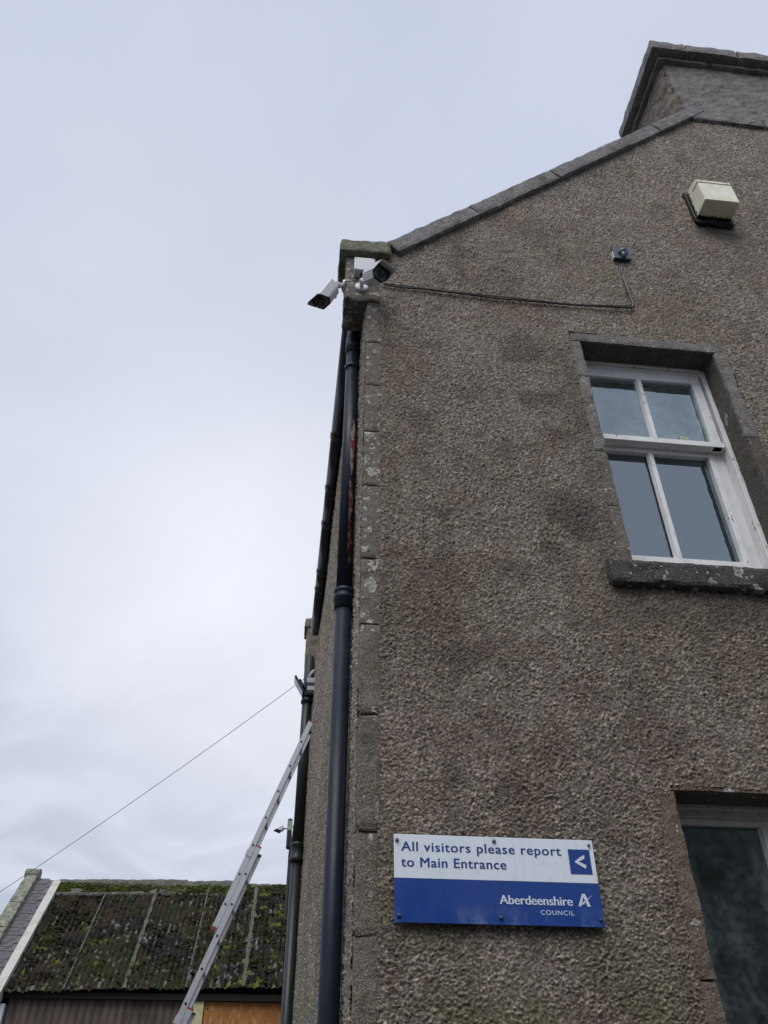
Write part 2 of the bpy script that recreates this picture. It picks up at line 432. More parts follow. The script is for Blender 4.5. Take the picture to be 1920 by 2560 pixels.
# side wall running away from the corner, a little out of square
SK = -.027
ys = axis_steps([(.018, .5, .0075), (.5, 1.5, .011), (1.5, 3.2, .016), (3.2, 5.36, .022)])
zs2 = axis_steps([(0, 1.86, .06), (1.86, 3.4, .0062), (3.4, 6.25, .0085)])
Yg, Zg = np.meshgrid(ys, zs2)
hh2, lum2 = harl_fields(Yg, Zg, 21, .012)
g2 = np.clip((3.3 - Zg) / 1.3, 0, 1) * np.clip((fbm(Yg, Zg, 2.5, 4, 410) - .35) / .2, 0, 1) * .5
t2 = harl_tint(Yg, Zg, lum2 * 1.12, 21, (), None) * np.array([1.12, 1.14, 1.12])
t2 = t2 + (np.array([.12, .125, .105]) * np.clip(lum2, .5, 1.5)[..., None] - t2) * g2[..., None]
bulge = .02 * np.sin(Yg * 1.1) * np.clip((Zg - 2) / 4, 0, 1)
Xg = SK * Yg - .002 - hh2 * .9 - bulge
sw = mesh_obj('side_wall', grid_mesh('side_wall', Xg, Yg, Zg, np.ones((len(zs2) - 1, len(ys) - 1), bool), t2), HARL, house)
sw['label'] = 'long side wall in pale harling seen at a grazing angle'
# hidden walls that close the house
BACKM = plain('plain_harling', (.24, .22, .20), .9)
bm = B()
box(bm, -.15, 8.2, 5.37, 5.55, 0, 6.7); box(bm, 8.06, 8.2, .30, 5.36, 0, 6.7); box(bm, 2.55, 8.0, .30, .36, 0, 6.7); box(bm, .30, 1.30, .30, .36, 0, 6.7)
box(bm, 1.30, 2.55, .30, .36, 2.9, 3.8); box(bm, 1.30, 2.55, .30, .36, 6.0, 6.7); box(bm, 1.30, 2.55, .30, .36, 0, .8); box(bm, .30, 8.0, .36, 5.3, 3.2, 3.3)
bmobj('back_wall', bm, BACKM, house)
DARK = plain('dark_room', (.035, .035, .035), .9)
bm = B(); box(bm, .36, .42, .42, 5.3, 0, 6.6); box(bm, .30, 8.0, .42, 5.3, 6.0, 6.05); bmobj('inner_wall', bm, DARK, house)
SLATE = plain('roof_slate', (.10, .105, .12), .6)
bm = B()
poly_prism(bm, [(0.0, .32, 6.55), (4.1, .32, 10.35), (8.2, .32, 6.55), (8.2, .32, 6.40), (4.1, .32, 10.2), (0, .32, 6.4)], (0, 4.95, 0))
bmobj('roof', bm, SLATE, house)

# --- weathered stone block
def rough_stone(name, mat, parent, x0, x1, y0, y1, z0, z1, seg=.03, amp=.004, rnd=.012, mtx=None, seed=0, shape=None, smooth=True):
    bm = B(); nx, ny, nz = [max(1, int(round((b - a) / seg))) for a, b in ((x0, x1), (y0, y1), (z0, z1))]
    cache = {}
    def V(i, j, k):
        if (i, j, k) not in cache: cache[(i, j, k)] = bm.verts.new((x0 + (x1 - x0) * i / nx, y0 + (y1 - y0) * j / ny, z0 + (z1 - z0) * k / nz))
        return cache[(i, j, k)]
    for i in range(nx):
        for j in range(ny):
            for k in (0, nz): bm.faces.new((V(i, j, k), V(i + 1, j, k), V(i + 1, j + 1, k), V(i, j + 1, k)))
    for i in range(nx):
        for k in range(nz):
            for j in (0, ny): bm.faces.new((V(i, j, k), V(i + 1, j, k), V(i + 1, j, k + 1), V(i, j, k + 1)))
    for j in range(ny):
        for k in range(nz):
            for i in (0, nx): bm.faces.new((V(i, j, k), V(i, j + 1, k), V(i, j + 1, k + 1), V(i, j, k + 1)))
    rs = random.Random(seed); ox, oy, oz = [rs.random() * 40 for _ in range(3)]
    from mathutils import noise as mn
    for v in bm.verts:
        c = v.co.copy()
        on_ = [min(c.x - x0, x1 - c.x) < 1e-5, min(c.y - y0, y1 - c.y) < 1e-5, min(c.z - z0, z1 - c.z) < 1e-5]
        if sum(on_) >= 2:
            cx, cy, cz = (x0 + x1) / 2, (y0 + y1) / 2, (z0 + z1) / 2
            q = rnd * (.6 + .9 * mn.noise(Vector((c.x * 9 + ox, c.y * 9, c.z * 9 + oz))))
            if on_[0]: v.co.x += q * (1 if cx > c.x else -1)
            if on_[1]: v.co.y += q * (1 if cy > c.y else -1)
            if on_[2]: v.co.z += q * (1 if cz > c.z else -1)
        d = mn.noise_vector(Vector((c.x * 14 + ox, c.y * 14 + oy, c.z * 14 + oz))) * amp + mn.noise_vector(Vector((c.x * 45 + ox, c.y * 45, c.z * 45))) * amp * .5
        v.co += d
        if shape: shape(v, c)
    if mtx is not None: bmesh.ops.transform(bm, matrix=mtx, verts=bm.verts)
    return bmobj(name, bm, mat, parent, smooth=False)

QST = stone_material('quoin_granite', (.225, .195, .155), (.150, .125, .095), lich=.85, lich_scale=10, moss=.15)
COPE = stone_material('coping_stone_grey', (.29, .285, .285), (.19, .185, .185), lich=.22, lich_scale=20, moss=.25, seed=2)
CAPM = stone_material('mossy_cap_stone', (.27, .28, .205), (.19, .20, .13), lich=.2, lich_scale=22, moss=.45, seed=3)
MARG = stone_material('window_margin_stone', (.27, .25, .225), (.185, .165, .145), lich=.10, lich_scale=18, moss=.12, seed=4)
SILL = stone_material('sill_stone_dark', (.055, .051, .052), (.030, .028, .029), lich=.55, lich_scale=12, moss=.3, dark=(.02, .02, .02), lcol=(.56, .60, .52), seed=5)
MARG_B = stone_material('brown_margin_stone', (.20, .175, .145), (.13, .105, .08), lich=.25, lich_scale=14, moss=.1, seed=14)
MARG_R = stone_material('rusty_margin_stone', (.20, .135, .09), (.125, .085, .055), lich=.08, moss=.25, seed=15)
REVEAL = stone_material('reveal_stone_shade_brown', (.105, .086, .064), (.070, .057, .042), lich=.03, moss=.1, seed=6)  # brown stone, its colour deepened to carry the shade of the soffit
CHIM = stone_material('chimney_render', (.30, .27, .26), (.15, .135, .125), lich=.35, lich_scale=26, moss=.1, lcol=(.42, .42, .38), seed=7)

# quoins
QST2 = stone_material('lower_quoin_granite', (.215, .190, .150), (.145, .125, .095), lich=.22, lich_scale=14, moss=.3, seed=16)
joints = [765, 856, 963, 1078, 1215, 1397, 1561, 1785, 2077, 2340, 2640]
qz = [on(905, j, 1, 0)[2] for j in joints] + [1.1, .55, 0]
for i, (a, b) in enumerate(zip(qz, qz[1:])):
    g = .004 if i < 6 else .012
    rough_stone('quoin_stone', QST if i < 6 else QST2, house, -.004, .098, -.010, .030, b + g, a, seg=.016, amp=.0045, rnd=.005, seed=i)
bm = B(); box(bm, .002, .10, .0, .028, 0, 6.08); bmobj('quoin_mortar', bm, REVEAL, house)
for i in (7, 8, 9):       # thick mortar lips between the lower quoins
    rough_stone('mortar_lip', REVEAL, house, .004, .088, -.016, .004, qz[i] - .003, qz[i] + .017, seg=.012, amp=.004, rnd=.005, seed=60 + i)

# corbelled block, cap and small return (skewputt)
def nibble(v, c):
    if c.z < 6.12 and c.y < .05: v.co.z += .035 * max(0, 1 - abs(c.x + .145) / .05) + .02 * max(0, 1 - abs(c.x - .03) / .04)
rough_stone('kneeler_stone', stone_material('kneeler_stone_lichen', (.225, .205, .175), (.15, .13, .11), lich=.6, lich_scale=11, moss=.25, seed=8), house,
            -.16, .10, -.008, .27, 6.085, 6.598, seg=.022, amp=.006, rnd=.010, seed=21, shape=nibble)
rough_stone('kneeler_stone', CAPM, house, -.21, .165, -.062, .285, 6.602, 6.745, seg=.025, amp=.006, rnd=.012, seed=22)

# coping stones up the gable, both slopes, and the level piece below the chimney
ang = math.atan(SLOPE); ux, uz = cos(ang), sin(ang)
def coping_run(mirror=False):
    cuts = [(966, 606), (1170, 513), (1372, 425), (1556, 341), (1627, 311), (1690, 282)]
    us = []
    for px, py in cuts:
        p = on(px, py, 1, -.05); us.append((p[0] - U0X) * ux + (p[2] - U0Z) * uz)
    us[0] = .0; us[-1] = (PEAKX + .06 - U0X) / ux
    for i, (a, b) in enumerate(zip(us, us[1:])):
        m = Matrix(((ux, 0, -uz, U0X), (0, 1, 0, 0), (uz, 0, ux, U0Z), (0, 0, 0, 1)))
        if mirror: m = Matrix(((-1, 0, 0, 2 * MX), (0, 1, 0, 0), (0, 0, 1, 0), (0, 0, 0, 1))) @ m
        dy = [0, .006, -.004, .008, 0][i]
        rough_stone('coping_stone', COPE, house, a + .0025, b - .0025, -.052 + dy * .6, .33, -.135, 0.0 + dy * .4, seg=.05 if mirror else .028, amp=.005, rnd=.005, mtx=m, seed=30 + i)
coping_run(); coping_run(True)
rough_stone('coping_stone', COPE, house, PEAKX - .0, 3.92, -.045, .05, 9.43, 9.60, seg=.03, amp=.006, rnd=.010, seed=40)
rough_stone('coping_stone', COPE, house, 3.93, 2 * MX - PEAKX, -.040, .05, 9.43, 9.60, seg=.04, amp=.006, rnd=.010, seed=41)

# chimney (sub-parts: shaft, cornice stones)
def chim_shape(v, c): pass
ch = rough_stone('chimney', CHIM, house, 3.22, 2 * MX - 3.22, .045, .80, 9.30, 10.93, seg=.045, amp=.012, rnd=.02, seed=50)
rough_stone('side_masonry', stone_material('chimney_side_rubble', (.33, .26, .19), (.13, .10, .08), lich=.25, lich_scale=9, moss=.25, lcol=(.33, .33, .26), seed=12), ch, 3.195, 3.22, .075, .80, 9.30, 10.90, seg=.04, amp=.016, rnd=.01, seed=51)
ch['label'] = 'weathered chimney stack with moulded cornice rising from the gable'
def cornice(z0, z1, out, cutlist, mat, seed, rnd=.012):
    x0, x1, y0, y1 = 3.20 - out, 2 * MX - 3.20 + out, .045 - out, .80 + out
    xs_ = [x0] + cutlist + [x1]
    for i, (a, b) in enumerate(zip(xs_, xs_[1:])):
        rough_stone('cornice_stone', mat, ch, a + (.004 if i else 0), b - .004, y0, y1, z0, z1, seg=.05, amp=.005, rnd=rnd, seed=seed + i)
cornice(10.885, 10.957, .055, [3.75, 4.5], CHIM, 75); cornice(10.96, 11.13, .14, [3.46, 4.06, 4.7], COPE, 80)

# --- windows
WHITE = paint_material('white_window_paint', (.77, .77, .77), dirt=(.32, .30, .24), amt=.4, rough=.5, scale=9, chips=.35)
WHITE2 = paint_material('stained_white_paint', (.52, .50, .48), dirt=(.16, .13, .10), amt=.6, rough=.6, scale=12, chips=.5)
def glass_material(name, refl_ior, dirt, dirtcol, green, seedv, rough=.012, edge=.22):
    m = bpy.data.materials.new(name); m.use_nodes = True; t = m.node_tree; t.nodes.clear()
    def N(k, **kw):
        x = t.nodes.new(k)
        for a, b in kw.items(): setattr(x, a, b)
        return x
    o = N('ShaderNodeOutputMaterial'); gl = N('ShaderNodeBsdfGlossy'); gl.inputs['Roughness'].default_value = rough; gl.inputs['Color'].default_value = (.78, .90, 1, 1)
    df = N('ShaderNodeBsdfDiffuse'); tr = N('ShaderNodeBsdfTransparent'); tr.inputs[0].default_value = (.75, .8, .8, 1)
    fr = N('ShaderNodeFresnel'); fr.inputs[0].default_value = refl_ior
    co = N('ShaderNodeTexCoord'); mp = N('ShaderNodeMapping'); mp.inputs['Location'].default_value = (seedv, seedv * 2, 0); t.links.new(co.outputs['Object'], mp.inputs[0])
    nz = N('ShaderNodeTexNoise'); nz.inputs['Scale'].default_value = 5.5; nz.inputs['Detail'].default_value = 8; nz.inputs['Roughness'].default_value = .68; nz.inputs['Distortion'].default_value = .15; t.links.new(mp.outputs[0], nz.inputs['Vector'])
    nf = N('ShaderNodeTexNoise'); nf.inputs['Scale'].default_value = 30; nf.inputs['Detail'].default_value = 5; t.links.new(mp.outputs[0], nf.inputs['Vector'])
    at = N('ShaderNodeAttribute', attribute_name='edge')
    mr = N('ShaderNodeMapRange'); mr.inputs[1].default_value = .42; mr.inputs[2].default_value = .78; mr.inputs[3].default_value = dirt * .25; mr.inputs[4].default_value = dirt
    ad = N('ShaderNodeMath', operation='ADD'); t.links.new(nz.outputs[0], ad.inputs[0])
    ml = N('ShaderNodeMath', operation='MULTIPLY'); t.links.new(at.outputs['Fac'], ml.inputs[0]); ml.inputs[1].default_value = edge; t.links.new(ml.outputs[0], ad.inputs[1])
    t.links.new(ad.outputs[0], mr.inputs[0])
    cm = N('ShaderNodeMix', data_type='RGBA'); cm.inputs[6].default_value = dirtcol + (1,); cm.inputs[7].default_value = green + (1,)
    mr2 = N('ShaderNodeMapRange'); mr2.inputs[1].default_value = .45; mr2.inputs[2].default_value = .6; t.links.new(nf.outputs[0], mr2.inputs[0]); t.links.new(mr2.outputs[0], cm.inputs[0])
    t.links.new(cm.outputs[2], df.inputs[0])
    a = N('ShaderNodeMixShader'); t.links.new(mr.outputs[0], a.inputs[0]); t.links.new(tr.outputs[0], a.inputs[1]); t.links.new(df.outputs[0], a.inputs[2])
    b = N('ShaderNodeMixShader'); t.links.new(fr.outputs[0], b.inputs[0]); t.links.new(a.outputs[0], b.inputs[1]); t.links.new(gl.outputs[0], b.inputs[2])
    t.links.new(b.outputs[0], o.inputs[0]); return m
CHW = paint_material('channel_white_paint', (.66, .67, .66), dirt=(.42, .42, .30), amt=.5, rough=.45, scale=5)
GL_UP = glass_material('upper_pane_glass', 3.0, .60, (.24, .30, .30), (.12, .17, .12), 1.3)
GL_LO = glass_material('lower_sash_glass', 3.0, .30, (.10, .12, .14), (.06, .07, .07), 4.1)
GL_DK = glass_material('ground_floor_glass', 1.7, .60, (.15, .185, .195), (.09, .12, .12), 7.7, .10, .50)
def pane(parent, mat, x0, x1, y, z0, z1, name='pane'):
    nx, nz = 16, 16; X_, Z_ = np.meshgrid(np.linspace(x0, x1, nx), np.linspace(z0, z1, nz))
    me = grid_mesh(name, X_, np.full_like(X_, y), Z_, np.ones((nz - 1, nx - 1), bool))
    e = np.minimum.reduce([X_ - x0, x1 - X_, Z_ - z0, z1 - Z_]); e = np.clip(1 - e / .09, 0, 1)
    at = me.attributes.new('edge', 'FLOAT', 'POINT'); at.data.foreach_set('value', e.ravel().astype(np.float32))
    return mesh_obj(name, me, mat, parent)
def bars(name, mat, parent, L, bev=.003):
    bm = B()
    for b in L: box(bm, *b, bev=bev)
    return bmobj(name, bm, mat, parent)
def stepped_bar(bm, x0, x1, y, z0, z1, w=.010):
    """glazing bar: flat nose and sloping putty shoulders"""
    prof = [(x0, y + .030), (x0, y + .024), (x0 + w, y), (x1 - w, y), (x1, y + .024), (x1, y + .030)]
    poly_prism(bm, [(px_, py_, z0) for px_, py_ in prof], (0, 0, z1 - z0))

def sash_window(w, cx, glass_top, rail, dark=False, label=None):
    x0, x1, z0, z1 = w['x0'], w['x1'], w['z0'], w['z1']; yf = .16
    wm1, wm2 = (WHITE2, WHITE2) if dark else (WHITE, WHITE2)
    # outer case behind the reveals
    bm = B()
    box(bm, x1 - .030, x1 + .05, yf, yf + .13, z0, z1 + .04, .003)                 # right case
    box(bm, x0 - .05, x0 + .028, yf, yf + .13, z0, z1 + .04, .003)
    box(bm, x0 + .028, x1 - .030, yf + .012, yf + .13, z1 - .058, z1 + .04, .003)
    box(bm, x0 + .028, x1 - .030, yf - .004, yf + .010, z1 - .022, z1 + .02, .004)  # staff bead, paint lumped
    win = bmobj('window', bm, WHITE if not dark else WHITE2, house)
    if label: win['label'] = label
    # channel of the lower sash, both sides
    bm = B(); box(bm, x1 - .10, x1 - .0305, yf + .078, yf + .13, z0, rail[1] + .02); bmobj('sash_channel', bm, CHW, win)
    bm = B(); box(bm, x0 + .0285, x0 + .08, yf + .078, yf + .13, z0, rail[1] + .02); bmobj('sash_channel', bm, CHW, win)
    gx0, gx1 = cx - (x1 - .115 - cx), x1 - .115
    if dark: gx0 = w['x0'] + .05
    # upper sash (in front)
    zt = glass_top; zb = rail[1]
    bm = B()
    box(bm, gx0 - .065, gx1 + .066, yf + .014, yf + .055, zt, z1 - .059, .003)
    box(bm, gx1, gx1 + .066, yf + .014, yf + .055, rail[0], zt, .003)
    box(bm, gx0 - .065, gx0, yf + .014, yf + .055, rail[0], zt, .003)
    box(bm, gx0 - .055, gx1 + .080, yf + .012, yf + .077, rail[0], zb, .003)
    bmobj('sash', bm, wm1, win)
    bm = B(); stepped_bar(bm, cx - .024, cx + .024, yf + .014, zb, zt); bmobj('glazing_bar', bm, wm1, win)
    # lower sash (behind)
    y2 = yf + .075; gl1 = x1 - .135; gl0 = cx * 2 - gl1 - .06; c2 = cx - .030; zt2 = rail[0] - .035; zb2 = max(z0 + .255, 0)
    if not dark:
        bm = B()
        box(bm, gl1, gl1 + .036, y2, y2 + .045, z0 + .02, rail[0], .003)
        box(bm, gl0 - .05, gl0, y2, y2 + .045, z0 + .02, rail[0], .003)
        box(bm, gl0, gl1, y2 + .003, y2 + .045, zt2, rail[0] + .03, .003)
        box(bm, gl0, gl1, y2 - .002, y2 + .045, z0 + .02, zb2, .004)
        bmobj('sash', bm, wm1, win)
        bm = B(); stepped_bar(bm, c2 - .024, c2 + .024, y2, zb2, zt2); bmobj('glazing_bar', bm, wm1, win)
        pane(win, GL_LO, gl0, c2 - .018, y2 + .040, zb2, zt2); pane(win, GL_LO, c2 + .018, gl1, y2 + .040, zb2, zt2)
        pane(win, GL_UP, gx0, cx - .018, yf + .040, zb, zt); pane(win, GL_UP, cx + .018, gx1, yf + .040, zb, zt)
    else:
        bm = B(); box(bm, gx0 - .055, gx1 + .06, yf + .075, yf + .12, z0 + .02, z0 + .12, .003); bmobj('sash', bm, wm1, win)
        pane(win, GL_DK, gx0, cx - .018, yf + .040, rail[1], zt); pane(win, GL_DK, cx + .018, gx1, yf + .040, rail[1], zt)
        pane(win, GL_DK, gx0, gx1, y2 + .026, z0 + .12, rail[0])
    return win
win1 = sash_window(W1, 1.928, 5.728, (5.117, 5.163), label='upper sash window of four panes in flaking white paint')
win2 = sash_window(W2, 1.900, 2.672, (1.66, 1.71), dark=True, label='ground floor window with dark grimy glass and dirty white frame')
# reveals and dressed margins
def margins(w, idx, cutsL, cutsR, lint_h=.10, mw=.085):
    x0, x1, z0, z1 = w['x0'], w['x1'], w['z0'], w['z1']
    for side, cuts in ((0, cutsL), (1, cutsR)):
        zz = [z1] + cuts + [z0]
        for i, (a, b) in enumerate(zip(zz, zz[1:])):
            if side == 0: rough_stone('margin_stone', (MARG if i < 2 else MARG_B) if idx == 1 else MARG_R, house, x0 - mw, x0 - .001, -.007, .24, b + .0015, a - .001, seg=.017, amp=.0055, rnd=.005, seed=100 + i + idx * 20)
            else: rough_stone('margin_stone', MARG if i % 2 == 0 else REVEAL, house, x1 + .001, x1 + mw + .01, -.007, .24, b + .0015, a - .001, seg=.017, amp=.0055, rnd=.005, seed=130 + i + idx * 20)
    rough_stone('lintel_stone', MARG if idx == 1 else MARG_R, house, x0 - (mw - .01 if idx == 1 else .02), x1 + mw, -.007, .24, z1 + .001, z1 + lint_h, seg=.028, amp=.0035, rnd=.005, seed=160 + idx)
margins(W1, 1, [5.50, 4.83, 4.40], [5.05, 4.45])
margins(W2, 2, [2.02, 1.3], [1.9, 1.3], lint_h=.035)
# reveal faces (brown, unpainted), 3 mm proud of the margin blocks' inner faces
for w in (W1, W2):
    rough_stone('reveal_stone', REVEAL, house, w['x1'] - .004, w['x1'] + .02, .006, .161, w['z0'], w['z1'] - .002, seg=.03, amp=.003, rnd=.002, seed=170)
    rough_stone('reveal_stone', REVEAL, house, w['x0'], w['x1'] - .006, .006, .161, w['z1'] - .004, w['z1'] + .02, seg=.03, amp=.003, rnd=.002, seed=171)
def sill_shape(v, c):
    if c.z > 3.95: v.co.z += (c.y + .06) * .45
rough_stone('window_sill', SILL, house, 1.315, 2.60, -.062, .26, 3.838, 3.985, seg=.026, amp=.0045, rnd=.009, seed=175, shape=sill_shape)
rough_stone('window_sill', SILL, house, 1.30, 2.50, -.062, .26, .76, .90, seg=.05, amp=.0045, rnd=.009, seed=176)
# putty blob left on the upper right pane
rough_stone('putty_blob', plain('pale_putty', (.42, .47, .36), .8), win1, 2.105, 2.175, .186, .197, 5.175, 5.225, seg=.012, amp=.008, rnd=.012, seed=180)

# second gable kneeler at the far end of the side wall
rough_stone('kneeler_stone', CAPM, house, -.292, .0, 5.30, 5.62, 6.60, 6.735, seg=.04, amp=.005, rnd=.010, seed=190)
rough_stone('kneeler_stone', stone_material('far_kneeler_stone', (.26, .22, .17), (.17, .14, .11), lich=.1, moss=.2, seed=11), house, -.262, -.10, 5.31, 5.60, 6.10, 6.597, seg=.04, amp=.006, rnd=.014, seed=191)

# ================================================================== rainwater goods
NAVY = M('navy_pipe_paint', (.020, .027, .042), .4, .22)
sx, sy, sz = NAVY.sep()
na = NAVY.noise(26, 6, .7, NAVY.vec(scale=(1, 1, .22))); nb = NAVY.noise(55, 5, .7, NAVY.vec(scale=(1, 1, .5), loc=(3, 1, 0))); nc = NAVY.noise(6, 4, .6)
side = NAVY.math('MULTIPLY', NAVY.ramp(NAVY.math('ADD', sx, NAVY.math('MULTIPLY', NAVY.math('SUBTRACT', sz, 4.9), .006)), -.072, -.064), NAVY.ramp(sx, -.030, -.042))
zone = NAVY.math('MULTIPLY', NAVY.ramp(sz, 3.9, 4.15), NAVY.ramp(sz, 5.55, 5.1))
fl = NAVY.ramp(NAVY.math('ADD', NAVY.math('MULTIPLY', NAVY.math('MULTIPLY', side, zone), .42), NAVY.math('MULTIPLY', na, .8)), .775, .795)
c = NAVY.mix(NAVY.ramp(nc, .4, .7, 0, .5), (.010, .015, .029), (.017, .023, .038))
c = NAVY.mix(NAVY.ramp(NAVY.noise(3, 3, .5, NAVY.vec(loc=(9, 9, 9))), .5, .7, 0, .55), c, (.012, .014, .014))
c = NAVY.mix(fl, c, NAVY.mix(NAVY.ramp(nb, .50, .53), (.26, .035, .045), (.34, .31, .29)))
sc_ = NAVY.ramp(NAVY.noise(70, 3, .6, NAVY.vec(scale=(1, 1, .5), loc=(7, 3, 2))), .70, .73, 0, .6); c = NAVY.mix(sc_, c, (.10, .11, .12))
dr_ = NAVY.ramp(NAVY.noise(30, 4, .6, NAVY.vec(scale=(1, 1, .05), loc=(1, 6, 2))), .55, .68, 0, .5); c = NAVY.mix(dr_, c, (.05, .052, .05))
NAVY.color(c); NAVY.rough(NAVY.ramp(nc, .3, .7, .34, .52)); NAVY.bump(na, .0015, .6)
DGUT = plain('black_gutter_paint', (.026, .026, .032), .38, .45, var=.5)
DGRN = plain('dark_green_pipe_paint', (.022, .028, .028), .4, .45, var=.5)

dp = thing('downpipe', 'navy blue painted downpipe with red paint flaking, beside the house corner', 'drainpipe', (-.07, .35, 0), 'downpipes on the side wall')
PX, PY_, PR = -.070, .325, .0455
def pipe_len(name, mat, par, x, y, r, z0, z1, lean=0.0):
    bm = B(); n = 6
    for i in range(n):
        a = z0 + (z1 - z0) * i / n; b = z0 + (z1 - z0) * (i + 1) / n
    lathe(bm, [(r, z0), (r, z1)], 28, Matrix.Translation((x, y, 0)))
    return bmobj(name, bm, mat, par, smooth=False)
def shade(o):
    me = o.data
    for p in me.polygons: p.use_smooth = len(p.vertices) == 4
    return o
shade(pipe_len('pipe_length', NAVY.m, dp, PX, PY_, PR, 3.88, 6.28))
shade(pipe_len('pipe_length', NAVY.m, dp, PX, PY_, PR * .98, .0, 3.875))
def collar(par, mat, x, y, prof, name='collar'):
    bm = B(); lathe(bm, prof, 28, Matrix.Translation((x, y, 0))); return shade(bmobj(name, bm, mat, par))
zt = 6.006
collar(dp, NAVY.m, PX, PY_, [(.046, zt - .10), (.052, zt - .095), (.052, zt - .06), (.056, zt - .055), (.056, zt - .01), (.052, zt), (.052, zt + .075), (.046, zt + .08)])
collar(dp, DGUT, PX, PY_, [(.046, 5.745), (.0535, 5.747), (.0535, 5.772), (.046, 5.774)], 'clip')
collar(dp, NAVY.m, PX, PY_, [(.046, 3.80), (.052, 3.803), (.052, 3.855), (.058, 3.86), (.058, 3.876), (.0525, 3.882), (.0525, 3.898), (.058, 3.904), (.058, 3.922), (.046, 3.928)])
for z_, w_ in ((5.748, .01), (3.82, .012)):
    bm = B(); box(bm, PX + .03, .0, PY_ - w_, PY_ + w_, z_, z_ + .025); bmobj('bracket', bm, DGUT, dp)

gut = thing('gutter', 'black half round gutter along the eaves of the side wall', 'gutter', (-.1, .3, 6.3))
gx0, gx1 = -.152 + .060, -.214 + .060; gy0, gy1 = .20, 4.95
GR = .060
def gpt(y): return gx0 + (gx1 - gx0) * (y - .4) / 4.4
def half_round(bm, y0, y1, r, zc, thick=.004, seg=14):
    pr = []
    for k in range(seg + 1):
        a = pi + pi * k / seg; pr.append((r * cos(a), r * sin(a)))
    for k in range(seg, -1, -1):
        a = pi + pi * k / seg; pr.append(((r - thick) * cos(a), (r - thick) * sin(a)))
    A = [bm.verts.new((gpt(y0) + p[0], y0, zc + p[1])) for p in pr]; Bv = [bm.verts.new((gpt(y1) + p[0], y1, zc + p[1])) for p in pr]
    for k in range(len(A)):
        j = (k + 1) % len(A); bm.faces.new((A[k], A[j], Bv[j], Bv[k]))
    bm.faces.new(A); bm.faces.new(Bv[::-1])
GZ = 6.335
jy = []
for px, py in ((832, 1090), (821, 1220), (806, 1309), (795, 1429), (783, 1472)):
    jy.append(float(on(px, py, 2, GZ - .02)[1]))
jj = [gy0] + jy + [gy1]
for a, b in zip(jj, jj[1:]):
    bm = B(); half_round(bm, a + .004, b - .004, GR, GZ); shade(bmobj('gutter_length', bm, DGUT, gut))
for y in jy:
    bm = B(); half_round(bm, y - .03, y + .03, GR + .007, GZ); bmobj('gutter_clip', bm, DGUT, gut)
bm = B(); poly_prism(bm, [(gpt(.2) + .058, .2, 6.30), (.06, .2, 6.30), (.06, .2, 6.46), (gpt(.2) + .058, .2, 6.46)], (0, 5.1, 0)); bmobj('fascia_board', bm, DGUT, gut)

dp2 = thing('downpipe', 'dark green cast iron downpipe behind the ladder at the far end', 'drainpipe', (-.20, 5.4, 0), 'downpipes on the side wall')
QX, QY, QR = -.203, 5.25, .056
shade(pipe_len('pipe_length', DGRN, dp2, QX, QY, QR, 3.92, 6.15)); shade(pipe_len('pipe_length', DGRN, dp2, QX, QY, QR * .98, 0, 3.915))
z_a = on(755, 1745, 1, QY)[2]; z_b = on(735, 2130, 1, QY)[2]
collar(dp2, DGRN, QX, QY, [(QR, z_a - .07), (QR + .014, z_a - .065), (QR + .014, z_a - .03), (QR + .007, z_a - .02), (QR + .007, z_a + .03), (QR + .016, z_a + .035), (QR + .016, z_a + .06), (QR, z_a + .065)])
collar(dp2, DGRN, QX, QY, [(QR, z_b - .10), (QR + .018, z_b - .095), (QR + .018, z_b - .06), (QR + .010, z_b - .05), (QR + .010, z_b + .05), (QR + .018, z_b + .06), (QR + .018, z_b + .085), (QR, z_b + .09)])
bm = B(); box(bm, QX + .03, -.12, QY - .02, QY + .02, z_b - .27, z_b - .24); bmobj('bracket', bm, DGRN, dp2)

# far wing beyond the second gable
wing = thing('rear_wing', 'lower wing of the house beyond the dark green downpipe, only its eaves showing', 'house wing', (0, 6, 0))
bm = B(); box(bm, -.235, 5.0, 5.66, 12.0, 0, 4.80); bmobj('wall', bm, BACKM, wing)
bm = B(); poly_prism(bm, [(-.25, 5.66, 4.86), (2.4, 5.66, 6.6), (5.0, 5.66, 4.86), (5, 5.66, 4.80), (-.25, 5.66, 4.80)], (0, 6.3, 0)); bmobj('roof', bm, SLATE, wing)
ya = 5.7; pa = on(758, 1905, 1, ya); ze = pa[2]
bm = B(); pb = on(719, 2150, 2, ze - .02)
rod(bm, (pa[0] + .05, ya, ze), (pb[0] + .05, pb[1], ze - .02), .045, 10); bmobj('gutter', bm, DGRN, wing)
yy = np.linspace(ya + .3, pb[1] - .2, 6)
for y in yy:
    f = (y - ya) / (pb[1] - ya); x = pa[0] + .05 + (pb[0] - pa[0]) * f
    bm = B(); rod(bm, (x, y - .03, ze - .02 * f), (x, y + .03, ze - .02 * f), .053, 10); bmobj('gutter_clip', bm, DGRN, wing)
p0 = on(727, 2050, 1, 9.2); p1 = on(719, 2120, 1, 9.2)
bm = B(); box(bm, p0[0] - .045, p0[0] + .03, 9.2, 9.3, p1[2], p0[2] + .03, .02); bmobj('fascia_board', bm, DGRN, wing)
p0 = on(722, 2140, 1, 9.9); p1 = on(716, 2185, 1, 9.9)
bm = B(); rod(bm, (p0[0] + .03, 9.9, p1[2] - .6), (p0[0] + .03, 9.9, p0[2] + .1), .04, 10); bmobj('downpipe', bm, DGRN, wing)

